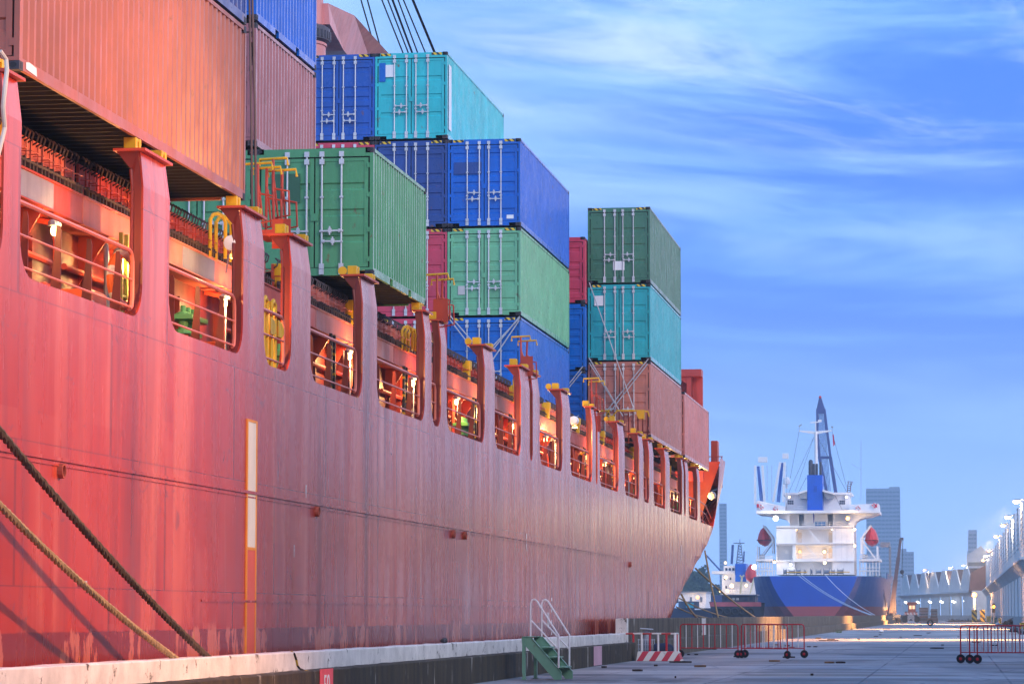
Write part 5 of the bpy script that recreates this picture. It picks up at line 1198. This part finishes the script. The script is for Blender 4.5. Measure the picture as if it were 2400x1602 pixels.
for x, y, r, pw in ((1701, 1352, .3, 80), (1715, 1372, .4, 200), (1700, 1318, .25, 50), (1749, 1371, .25, 60), (1688, 1384, .25, 60), (1705, 1384, .25, 60)):
    p = P3(x, y, 1.5); MB().ball(p, r, 7).build('deck_lamp', BULB, S3, smooth=True)
    if pw > 70: lamp('POINT', p + Vector((0, -1, 0)), pw, (1, .75, .45), .2)
Yt = 400.0; PT = lambda px, py, d=0: W(px, py, Yt + d)
TG = thing('tug_boat', PT(1722, 1446), 'dark low tug boat with a pink band and tyre fenders, ahead of the red bow', 'boat')
m = MB(); o_ = [PT(1662, 1409), PT(1700, 1411), PT(1740, 1411.5), PT(1784, 1411)]; u_ = [PT(1672, 1452), PT(1700, 1455), PT(1740, 1455), PT(1780, 1455)]
for s in range(3): m.quad(o_[s], o_[s + 1], u_[s + 1], u_[s]); m.quad(o_[s] + Vector((0, 8, 0)), o_[s + 1] + Vector((0, 8, 0)), u_[s + 1] + Vector((0, 8, 0)), u_[s] + Vector((0, 8, 0))); m.quad(o_[s], o_[s + 1], o_[s + 1] + Vector((0, 8, 0)), o_[s] + Vector((0, 8, 0)))
m.quad(o_[0], u_[0], u_[0] + Vector((0, 8, 0)), o_[0] + Vector((0, 8, 0))); m.build('hull', paint('tug_black', (.016, .02, .04), .5, .3, .2), TG)
a, c = PT(1664, 1410, -.06), PT(1784, 1420, -.06); MB().box(a.x, c.x, Yt - .06, Yt, c.z, a.z).build('rubbing_band', paint('tug_pink', (.40, .10, .12), .6, .25, .3), TG)
a, c = PT(1692, 1394, 1), PT(1770, 1411, 1); cb = MB().box(a.x, c.x, Yt + 1, Yt + 6, c.z, a.z).build('cabin', paint('tug_cabin', (.04, .04, .07), .5, .2, .3), TG); a, c = PT(1688, 1392, .6), PT(1774, 1394.5, .6); MB().box(a.x, c.x, Yt + .6, Yt + 6.4, c.z, a.z).build('roof', paint('tug_roof', (.10, .13, .2), .5), TG)
for x in (1698, 1745, 1757): a, c = PT(x, 1398, .9), PT(x + 7, 1406, .9); MB().box(a.x, c.x, Yt + .9, Yt + 1, c.z, a.z).build('window', WIN, TG)
p = PT(1723, 1403, .88); put_text('18 18', .42, 'name_lettering', WHITE, TG, p, (R(90), 0, 0))
for x in (1686, 1704, 1722, 1740, 1758): p = PT(x, 1432, -.25); m = MB(); m.tube([p + Vector((.42 * math.cos(k * math.pi / 6), 0, .42 * math.sin(k * math.pi / 6))) for k in range(12)], .16, 6, True); m.build('tyre_fender', RUBBER, TG, smooth=True)
BG_ = thing('barge', W(1620, 1446, 500), 'dark low barge with a turquoise crate beyond the red bow', 'boat')
a, c = W(1560, 1424, 500), W(1668, 1450, 500); MB().box(a.x, c.x, 500, 530, c.z, a.z).build('hull', paint('barge_dark', (.02, .03, .07), .6, .3, .2), BG_)
a, c = W(1590, 1408, 502), W(1627, 1424, 502); MB().box(a.x, c.x, 502, 512, c.z, a.z).build('wheelhouse', paint('barge_grey', (.06, .10, .16), .6), BG_); a, c = W(1608, 1412, 501), W(1625, 1423, 501); MB().box(a.x, c.x, 501, 502, c.z, a.z).build('crate', paint('turquoise_crate', (.05, .45, .55), .5), BG_)
a, c = W(1628, 1425, 499), W(1648, 1428, 499); MB().box(a.x, c.x, 499, 500, c.z, a.z).build('stripe', SW, BG_)
WH = thing('waterfront_shed', W(1620, 1420, 760), 'white waterfront shed with a lit lamp beyond the barge', 'building')
a, c = W(1590, 1388, 760), W(1655, 1446, 760); MB().box(a.x, c.x, 760, 775, -3, a.z).build('wall', SW, WH); MB().box(a.x - .4, c.x + .4, 759.5, 775.5, a.z, a.z + .3).build('roof', GREY, WH)
for x in (1617, 1641): a, c = W(x, 1398, 759.9), W(x + 5, 1410, 759.9); MB().box(a.x, c.x, 759.85, 760, c.z, a.z).build('door', paint('shed_door', (.12, .15, .2), .5), WH)
p = W(1635, 1399, 758); MB().ball(p, .45, 8).build('lamp', BULBS, WH, smooth=True); lamp('POINT', p + Vector((0, -1.5, 0)), 250, (1, .6, .25), .3)

# ------------------------------------------------------------------ trees on the far bank
def tree(px, py, Y, r, h, lab):
    c = W(px, py, Y); root = thing('broadleaf_tree', (c.x, Y, -1), lab, 'tree', 'trees on the far bank'); rnd = random.Random(int(px)); m = MB()
    m.tube([(c.x, Y, -1.2), (c.x + .2, Y, c.z - h * .4), (c.x, Y, c.z + h * .2)], .45, 7, r1=.2)
    for k in range(6): a = k * 1.05; m.tube([(c.x, Y, c.z - h * .35 + k * .4), (c.x + r * .6 * math.cos(a), Y + r * .6 * math.sin(a), c.z + h * .1 + k * .3)], .16, 5, r1=.05)
    m.build('trunk', WOODD, root); m = MB()
    cl = [(rnd.gauss(0, .42), rnd.gauss(0, .42), rnd.gauss(0, .42), rnd.uniform(.22, .4)) for _ in range(34)]
    for (x, y, z, s) in cl:
        for _ in range(80):
            v = Vector((rnd.gauss(0, 1), rnd.gauss(0, 1), rnd.gauss(0, 1))).normalized() * s * rnd.uniform(.7, 1.05)
            p = Vector((c.x + (x + v.x) * r, Y + (y + v.y) * r, c.z + (z + v.z) * h * .8)); e = Vector((rnd.gauss(0, 1), rnd.gauss(0, 1), rnd.gauss(0, .6))).normalized() * .5; f = e.cross(Vector((rnd.gauss(0, 1), rnd.gauss(0, 1), rnd.gauss(0, 1)))).normalized() * .35
            m.add([p - e, p + f, p + e, p - f], [(0, 1, 2, 3)])
    m.build('crown', paint('foliage_dark', (.055, .085, .035), .7, .5, 0, big=.3), root)
tree(1622, 1372, 900, 3.6, 6.0, 'large rounded tree on the far bank right behind the red bow'); tree(1640, 1378, 905, 3.2, 5.5, 'second rounded tree on the far bank, nearer the white ship'); tree(1600, 1385, 895, 3.0, 5.0, 'lower tree on the far bank mostly hidden by the red bow'); tree(1668, 1395, 910, 2.6, 3.6, 'low bushy tree between the white shed and the white ship')

# ------------------------------------------------------------------ towers in the haze
def tower(name, Y, boxes, lab, mat, cell=None, lit=0):
    c0 = W((boxes[0][0] + boxes[0][2]) / 2, 1439, Y); root = thing(name, (c0.x, Y, 0), lab, 'building')
    for k, (x0, y0, x1, y1, d) in enumerate(boxes):
        a, c = W(x0, y0, Y + d), W(x1, y1, Y + d); MB().box(a.x, c.x, Y + d, Y + d + (c.x - a.x) * .8, min(c.z, a.z - 1) if y1 < 1436 else 0, a.z).build('tower_block', mat, root)
        if cell and k < 2:
            z = max(c.z, 8); nfl = int((a.z - z) / 3.6); m = MB()
            for f in range(nfl): zz = z + f * 3.6; m.box(a.x + .3, c.x - .3, Y + d - .15, Y + d, zz + 1.0, zz + 2.6)
            m.build('window_band', paint('tower_glass', (.02, .03, .05), .3), root)
            m = MB(); nx = int((c.x - a.x) / cell)
            for q in range(nx + 1): x = a.x + (c.x - a.x) * q / nx; m.box(x - .25, x + .25, Y + d - .4, Y + d - .151, 0, a.z - .3)
            m.build('pilaster', mat, root)
    return root
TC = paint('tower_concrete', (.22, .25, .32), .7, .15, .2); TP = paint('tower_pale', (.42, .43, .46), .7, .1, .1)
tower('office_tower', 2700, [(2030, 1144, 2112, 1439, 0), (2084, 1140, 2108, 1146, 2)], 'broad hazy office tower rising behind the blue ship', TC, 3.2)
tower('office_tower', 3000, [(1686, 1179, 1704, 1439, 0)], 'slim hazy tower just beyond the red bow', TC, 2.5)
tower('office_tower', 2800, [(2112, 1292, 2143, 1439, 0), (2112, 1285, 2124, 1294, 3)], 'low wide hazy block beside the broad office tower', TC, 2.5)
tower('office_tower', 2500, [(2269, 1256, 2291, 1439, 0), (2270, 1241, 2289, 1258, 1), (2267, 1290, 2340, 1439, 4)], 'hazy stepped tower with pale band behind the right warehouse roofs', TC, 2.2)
rt = thing('apartment_block', W(2305, 1439, 1300), 'pale gabled apartment block in the haze behind the warehouse corner', 'building')
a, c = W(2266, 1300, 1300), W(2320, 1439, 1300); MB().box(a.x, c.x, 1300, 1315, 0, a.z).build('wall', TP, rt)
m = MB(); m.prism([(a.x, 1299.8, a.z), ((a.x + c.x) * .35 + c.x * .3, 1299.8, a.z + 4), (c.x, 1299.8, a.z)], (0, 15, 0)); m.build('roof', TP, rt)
m = MB(); 
for f in range(7): m.box(a.x + .5, c.x - .5, 1299.8, 1300, 3 + f * 3.2, 4.6 + f * 3.2)
m.build('window_band', paint('tower_glass', (.02, .03, .05), .3), rt)

# ------------------------------------------------------------------ saw-tooth warehouses
WHM = paint('warehouse_pale', (.52, .55, .58), .6, .12, .35); WHD = paint('warehouse_roof', (.045, .028, .04), .7, .2, .2); CAN = paint('canopy_blue_grey', (.42, .50, .58), .6, .15, .3); DOOR = paint('warehouse_door', (.62, .64, .66), .55, .1, .3); DKO = paint('warehouse_doorway_shade', (.03, .035, .05), .8)
def warehouse(p0, p1, n, lab, ze=6.6, zp=13.2, depth=40.0):
    """gabled bays along the quay line p0 -> p1, open canopy in front"""
    p0, p1 = Vector((*p0, 0)), Vector((*p1, 0)); u = (p1 - p0).normalized(); v = Vector((u.y, -u.x, 0)); Lb_ = (p1 - p0).length / n; Z = Vector((0, 0, 1))
    root = thing('warehouse', (p0 + p1) / 2, lab, 'warehouse'); zv = ze + 1.0
    m = MB(); m.prism([p0, p1, p1 + v * .35, p0 + v * .35], Z * 1.3); m.build('plinth', concrete('warehouse_plinth', (.34, .34, .36), streak=.4), root)
    for k in range(n):
        a = p0 + u * Lb_ * k; b_ = a + u * Lb_
        pts = [a + u * .3 + Z * (ze + .4), b_ - u * .3 + Z * (ze + .4), b_ - u * .3 + Z * (zv + .8), b_ - u * Lb_ * .32 + Z * zp * .99, a + u * Lb_ * .34 + Z * zp, a + u * .3 + Z * (zv + .8)]
        gb_ = MB().prism(pts, v * .3).build('gable', WHM, root)
        m = MB()
        for q in range(9): z = zv + 1.1 + q * .55; f = (z - zv) / (zp - zv); m.beam(a + u * (Lb_ * .34 * f + .8) + Z * z - v * .03, b_ - u * (Lb_ * .32 * f + .8) + Z * z - v * .03, .06, .10)
        m.build('louvre', CAN, gb_)
        r = MB(); r.quad(a + u * Lb_ * .34 + Z * zp + v * .1, a + u * Lb_ * .34 + Z * zp + v * depth, a + u * .2 + Z * zv + v * depth, a + u * .2 + Z * zv + v * .1); r.quad(b_ - u * Lb_ * .32 + Z * zp + v * .1, b_ - u * Lb_ * .32 + Z * zp + v * depth, b_ - u * .2 + Z * zv + v * depth, b_ - u * .2 + Z * zv + v * .1); r.quad(a + u * Lb_ * .34 + Z * zp + v * .1, b_ - u * Lb_ * .32 + Z * zp + v * .1, b_ - u * Lb_ * .32 + Z * zp + v * depth, a + u * Lb_ * .34 + Z * zp + v * depth); r.build('roof', WHD, root)
        w_ = MB(); w_.prism([a + v * .06 + Z * 1.3, a + u * Lb_ * .80 + v * .06 + Z * 1.3, a + u * Lb_ * .80 + v * .06 + Z * ze, a + v * .06 + Z * ze], v * .3); w_.build('wall', WHM, root)
        d_ = MB(); d_.prism([a + u * Lb_ * .80 + v * 1.4 + Z * 0, b_ + v * 1.4, b_ + v * 1.4 + Z * ze, a + u * Lb_ * .80 + v * 1.4 + Z * ze], v * .2); d_.build('doorway_shade', DKO, root)  # dark panel, the shade inside the doorway put into its colour
        c_ = MB(); c_.prism([a - v * .9 + Z * (ze + .05), b_ - v * .9 + Z * (ze + .05), b_ - v * .9 + Z * (ze + .30), a - v * .9 + Z * (ze + .30)], v * 1.2)
        for q in range(6): e = a + u * Lb_ * (q + .5) / 6; c_.prism([e - v * .85 + Z * (ze + .06), e + v * .05 + Z * (ze + .06), e + v * .05 + Z * (ze - 1.1)], u * .25)
        c_.build('canopy', CAN, root)
    return root, u, v, Lb_
warehouse((7.0, 285), (7.0, 685), 20, 'long saw-tooth warehouse along the right edge of the quay, seen edge-on')
warehouse((4.2, 735), (-15.5, 880), 7, 'saw-tooth warehouse across the end of the quay, white gables over lit doorways', 6.8, 12.8)
warehouse((7.5, 8), (7.5, 148), 7, 'unseen near bays of the saw-tooth warehouse, added to reflect in the red hull')  # out of view, added and ended short to darken the near hull's reflection
cb = thing('warehouse', (9, 730, 0), 'plain maroon roofed shed at the corner between the two saw-tooth warehouses', 'warehouse')
a = W(2262, 1340, 745); MB().box(4.0, 14, 700, 745, 0, 7).build('wall', WHM, cb)
m = MB(); a, c = W(2270, 1340, 720), W(2320, 1320, 720); m.prism([(a.x, 700, 7), (14, 700, 7), (14, 700, 14.5), (10, 700, 14.2), (a.x + .5, 700, 11.2)], (0, 45, 0)); m.build('roof', paint('maroon_roof', (.13, .06, .08), .7), cb)
# lamps on the gables and poles
def wall_lamp(px, py, Y, pw, kind, lab, two=False):
    p = W(px, py, Y); root = thing('street_lamp', (p.x + .9, Y, 0 if kind == 'pole' else 6.8), lab, 'street lamp', 'lamps along the warehouses')
    x = p.x + 1.0; m = MB(); m.tube([(x, Y, 0 if kind == 'pole' else 6.8), (x, Y, p.z - .3), (x - .1, Y, p.z), (x - .4, Y, p.z + .12), (p.x + .2, Y, p.z + .02)], .09, 6); m.build('pole', GREY, root, smooth=True)
    h = MB(); h.lathe(p, [(.03, .16), (.34, .10), (.42, .0), (.35, -.06)], 10); h.build('lamp_head', GREY, root)
    MB().ball(p + Vector((0, 0, -.12)), .38, 8, .55).build('bulb', BULBS if two else BULBW, root, smooth=True)
    if pw: lamp('POINT', p + Vector((-.1, -.3, -.7)), pw, (1, .62, .28) if two else (1, .80, .52), .3)
for i, (px, py, pw, warm) in enumerate(((2382, 1172, 900, 0), (2362, 1209, 900, 0), (2351, 1228, 900, 1), (2335, 1255, 900, 1), (2318, 1288, 900, 1), (2310, 1301, 900, 0), (2304.5, 1311, 900, 1))):
    Y = 6.4 * 7160 / (px - 2238); wall_lamp(px, py, Y, pw, 'wall', 'lit curved-arm lamp above the gables of the right warehouse', bool(warm))
    if i in (0, 3): lamp('SPOT', W(px, py, Y) + Vector((-.6, -.2, -.5)), APRON * (1.3, 2.6)[i // 3], (1, .45, .15), .3, (-2, Y - 6, 0), 80, .8)
for px, py, Y in ((2167, 1334, 818), (2226, 1329, 780), (2258, 1323, 752)): wall_lamp(px, py, Y, 1300, 'wall', 'lit lamp above the gables of the warehouse across the end of the quay', px == 2167)
for o in bpy.data.objects:
    if o.get('category') == 'street lamp': o['group'] = 'lamps above the right warehouse' if 'right' in o['label'] else 'lamps above the far warehouse'
for k in range(6):
    for q in range(2):
        p = W(2122 + k * 28 + q * 3.2 - (k > 2) * 1, 1410 - k * .5 + q * 1.8, 800 - k * 10 + q * 4); MB().ball(p, .30, 6, .7).build('canopy_lamp', BULBW, None, smooth=True, label='white bulb under the canopy of the far warehouse', cat='lamp', group='bulbs under the far canopy')
LP = thing('street_lamp', W(2285, 1455, 600), 'bright orange sodium lamp on a short post at the quay corner', 'street lamp')
p = W(2284, 1393, 600); MB().tube([(p.x, 600.4, 0), (p.x, 600.4, p.z)], .22, 8).build('pole', WHITE, LP); MB().ball(p, .5, 10).build('bulb', BULBS, LP, smooth=True); lamp('POINT', p + Vector((-.5, -1.5, 0)), 2600, (1, .48, .16), .4)
# quay lamp posts that light the apron and the near hull (same row, closer than the frame shows)
def quay_lamp(x, y, z, pw, color, aim, cone, lab):
    root = thing('lamp_post', (x + 1.2, y, 0), lab, 'lamp post', 'lamp posts nearer along the quay')
    m = MB(); m.tube([(x + 1.2, y, 0), (x + 1.2, y, z - .3), (x + 1.0, y, z), (x + .2, y, z + .12)], .08, 8); m.build('pole', GREY, root, smooth=True)
    MB().lathe((x, y, z), [(.04, .2), (.3, .12), (.32, .0), (.28, -.02)], 12).build('lamp_head', GREY, root)
    lamp('SPOT', (x, y, z - .12), pw, color, .3, aim, cone, .8)
quay_lamp(4.2, 43.0, 10.5, HULL_LAMP, (1.0, .40, .11), (-11.75, 37.5, 5.0), 95, 'sodium lamp post beside the quay that lights the red hull')
for y, pw in ((184, APRON),): quay_lamp(8.5, y, 12.5, pw, (1.0, .45, .15), (-4, y - 4, 0), 66, 'sodium lamp post along the quay edge of the warehouse')
lamp('POINT', W(2084, 1425, Y2 + 60) + Vector((1.2, -3, 0)), 1300, (1, .48, .16), .3)

# ------------------------------------------------------------------ yard equipment at the end of the quay
MC = thing('mobile_crane', W(2090, 1456, 540), 'mobile crane with raised dark boom and hook beside the blue ship', 'crane')
m = MB(); a, b_ = W(2089, 1436, 540), W(2111, 1262, 540); m.beam(a, a.lerp(b_, .45), .75, .8, (1, 0, 0)); m.beam(a.lerp(b_, .45), a.lerp(b_, .75), .6, .65, (1, 0, 0)); m.beam(a.lerp(b_, .75), b_, .45, .5, (1, 0, 0)); m.beam(b_ + Vector((-.1, 0, 0)), b_ + Vector((.5, 0, .0)), .2, .5); m.beam(a + Vector((.8, .2, 0)), a.lerp(b_, .35), .25, .3)
m.build('boom', paint('boom_brown_grey', (.12, .09, .10), .5, .2, .3), MC)
m = MB(); m.tube([b_ + Vector((.4, 0, 0)), W(2114, 1335, 540)], .06, 4); m.build('hoist_cable', BLK, MC); p = W(2114, 1341, 540); m = MB(); m.lathe(p, [(.1, .5), (.35, .35), (.35, -.1), (.12, -.25)], 8); m.tube([p + Vector((0, 0, -.2)), p + Vector((.2, 0, -.45)), p + Vector((.12, 0, -.75)), p + Vector((-.2, 0, -.7))], .09, 6); m.build('hook_block', BLK, MC)
a, c = W(2080, 1440, 541), W(2110, 1456, 541); m = MB(); m.box(a.x, c.x, 541, 546, .6, 1.5); m.box(a.x + .3, a.x + 1.5, 541, 543, 1.5, 2.8); m.build('carrier', paint('carrier_grey', (.22, .22, .25), .5), MC)
for x in (a.x + .4, a.x + 1.2, c.x - .4): MB().lathe((x, 540.9, .5), [(.2, -.15), (.5, -.15), (.5, .15), (.2, .15)], 12, 'Y').build('wheel', RUBBER, MC)
FK = thing('wheel_loader', W(2137, 1456, 560), 'orange red loader with blue and white chevron plate, facing down the quay', 'loader')
def blkY(Y, name, x0, y0, x1, y1, d, depth, mat, par, bev=0):
    a, c = W(x0, y0, Y + d), W(x1, y1, Y + d); return MB().box(a.x, c.x, Y + d, Y + d + depth, c.z, a.z).build(name, mat, par, bevel=bev)
LRD = paint('loader_red', (.38, .09, .05), .5, .2, .2); LRD2 = LRD
cbn = blkY(560, 'cab', 2128, 1414, 2146, 1440, 1, 2, LRD, FK, .08); blkY(560, 'cab_roof', 2125, 1410, 2149, 1416, .8, 2.5, LRD, FK, .1); blkY(560, 'body', 2120, 1432, 2150, 1444, 1.4, 3, BLK, FK)
for x in (2131, 2138.5): blkY(560, 'window', x, 1418, x + 5.5, 1426, .9, .1, glow('glowing_cab_glass', (1, .62, .32), .8), FK)  # cab panes emit a warm glow themselves, no lamp inside
blkY(560, 'front_guard', 2119, 1434, 2151, 1440, .3, .4, stripes('pink_white', (.6, .22, .2), (.7, .66, .66), (1, 0, .4), .6), FK)
a, c = W(2126, 1440, 560), W(2144, 1454, 560); m = MB(); cx = (a.x + c.x) / 2
MB().box(a.x, c.x, 560.0, 560.15, c.z, a.z).build('chevron_plate', paint('chevron_blue', (.03, .05, .12), .5), FK)
m = MB()
for k in range(4):
    z = c.z + .1 + k * .28
    for s in (-1, 1): m.prism([(cx, 559.97, z + .45), (cx, 559.97, z + .58), (cx + s * .62, 559.97, z - .18), (cx + s * .62, 559.97, z - .31)], (0, .02, 0))
m.build('chevron', WHITE, FK)
for x in (2121.5, 2149): p = W(x, 1450, 560.5); MB().lathe((p.x, 560.8, .62), [(.25, -.25), (.62, -.22), (.62, .22), (.25, .25)], 14, 'Y').build('wheel', RUBBER, FK)
def stack(px0, px1, ytop, Y, lab):
    a, c = W(px0, ytop, Y), W(px1, 1456, Y); n = int(a.z / .28); root = thing('timber_stack', ((a.x + c.x) / 2, Y, 0), lab, 'timber stack')
    for k in range(n):
        m = MB(); z = k * .28
        for q in range(6): y = Y + q * .32; m.box(a.x + random.uniform(-.06, .06), c.x + random.uniform(-.06, .06), y, y + .27, z + .02, z + .25)
        m.build('timber_layer', WOODD if random.random() < .5 else paint('red_brown_timber', (.14, .06, .04), .85, .4, .2), root)
stack(2155, 2175, 1421, 560, 'taller stack of dark timber beside the loader'); stack(2181, 2197, 1425, 562, 'shorter stack of dark timber, second from the loader'); stack(2174, 2198, 1446, 556, 'low pile of brown timber in front of the two stacks'); stack(2107, 2119, 1437, 562, 'dark timber stack between mobile crane and loader')
m = MB()
for k in range(60): p = onZ(random.uniform(2222, 2312), 1456.5); q = p + Vector((random.uniform(-.9, .9), random.uniform(-2, 2), random.uniform(.15, .75))); m.tube([p + Vector((0, random.uniform(-3, 3), 0)), q], .06, 4)
m.box(onZ(2222, 1456.5).x, onZ(2310, 1456.5).x, 611, 614, 0, .3); m.build('scrap_heap', BLK, None, label='low dark heap of scrap rods across the end of the quay', cat='scrap heap')
YB = stripes('yellow_black_diagonal', (.65, .45, .05), (.04, .035, .03), (1, 0, 1), 1.1)
for x0, x1, Y, lab in ((2277, 2290, 595, 'yellow and black striped post guard under the sodium lamp'), (2297, 2309, 600, 'yellow and black striped post guard next to the warehouse corner')):
    blk_ = W(x0, 1428, Y), W(x1, 1456, Y); MB().box(blk_[0].x, blk_[1].x, Y, Y + 1.0, 0, blk_[0].z).build('post_guard', YB, None, bevel=.05, label=lab, cat='post guard')
m = MB(); p = W(2329, 1421, 470); m.tube([(p.x, 470, 0), (p.x, 470, p.z + .6)], .10, 6); sg_ = thing('traffic_light', (p.x, 470, 0), 'slim post with an amber light in front of the warehouse doors', 'traffic light'); m.build('pole', GREY, sg_); MB().box(p.x - .22, p.x + .22, 469.8, 470.1, p.z - .9, p.z + .5).build('signal_head', BLK, sg_); MB().ball(p + Vector((0, -.3, 0)), .2, 8).build('lens', glow('amber_lens', (1, .40, .03), 6), sg_)
def bin_(px, pyb, wpx, mat, lab):
    p = onZ(px, pyb); s = wpx * p.y / 7160; h = s * 1.25; m = MB()
    v = [(-.38, -.38, 0), (.38, -.38, 0), (.38, .38, 0), (-.38, .38, 0), (-.5, -.5, 1), (.5, -.5, 1), (.5, .5, 1), (-.5, .5, 1)]
    root = thing('wheelie_bin', p, lab, 'bin'); m.add([Vector((p.x + x * s, p.y + y * s, z * h * .86 + .06)) for x, y, z in v], [(0, 3, 2, 1), (4, 5, 6, 7), (0, 1, 5, 4), (1, 2, 6, 5), (2, 3, 7, 6), (3, 0, 4, 7)]); m.build('bin_body', mat, root)
    MB().box(p.x - s * .54, p.x + s * .54, p.y - s * .55, p.y + s * .55, h * .88 + .05, h * .98 + .05).build('lid', mat, root, bevel=.03)
    for x in (-.35, .35): MB().lathe((p.x + x * s, p.y + s * .3, .12), [(.05, -.04), (.12, -.04), (.12, .04), (.05, .04)], 10, 'X').build('wheel', RUBBER, root)
YBIN = paint('bin_yellow', (.62, .48, .06), .5, .15, .2); GBIN = paint('bin_green', (.03, .14, .12), .5, .15, .2)
bin_(2296, 1452, 8, YBIN, 'small yellow bin between the striped post guards'); bin_(2317, 1457, 11, YBIN, 'yellow bin beside the dark green one, towards the corner'); bin_(2331, 1461, 12, GBIN, 'dark green bin between two yellow ones'); bin_(2346, 1462, 11, YBIN, 'yellow bin between the dark green bin and the rubbish heap'); bin_(2396, 1474, 12, YBIN, 'yellow bin standing alone before the warehouse wall, past the rubbish heap from the corner')
m = MB()
for k in range(46):
    p = onZ(random.uniform(2352, 2382), 1468); a = random.uniform(0, 3.14); l_ = random.uniform(.3, 1.0); z = random.uniform(0, .9) * (1 - abs(p.x - onZ(2368, 1468).x) * .6); m.beam((p.x - l_ * math.cos(a) * .5, p.y + random.uniform(-1.5, 1.5), max(.03, z)), (p.x + l_ * math.cos(a) * .5, p.y + random.uniform(-1.5, 1.5), max(.05, z + random.uniform(-.2, .3))), .14, .08)
m.build('rubbish_heap', paint('broken_wood_brown', (.22, .10, .05), .85, .5, 0, big=3), None, label='heap of broken brown boards and rubbish by the warehouse wall', cat='rubbish heap')
for k, (px, py, w_) in enumerate(((2378, 1482, 26), (2396, 1486, 20), (2338, 1463, 10))):
    p = onZ(px, py); s = w_ * p.y / 7160; rnd = random.Random(k); m = MB(); m.lathe((p.x, p.y, 0), [(s * .5, 0), (s * .55, s * .15), (s * .4, s * .32), (s * .15, s * .42)], 9); m.v = [v + Vector((rnd.uniform(-.05, .05), rnd.uniform(-.05, .05), rnd.uniform(0, .06))) * s * 2 for v in m.v]
    m.build('rubbish_bag', BLK if k < 2 else WHITE, None, label=('large dark rubbish bag behind the open barriers', 'dark rubbish bag at the frame edge behind the barriers', 'pale rubbish bag leaning beside the green bin')[k], cat='rubbish bag')
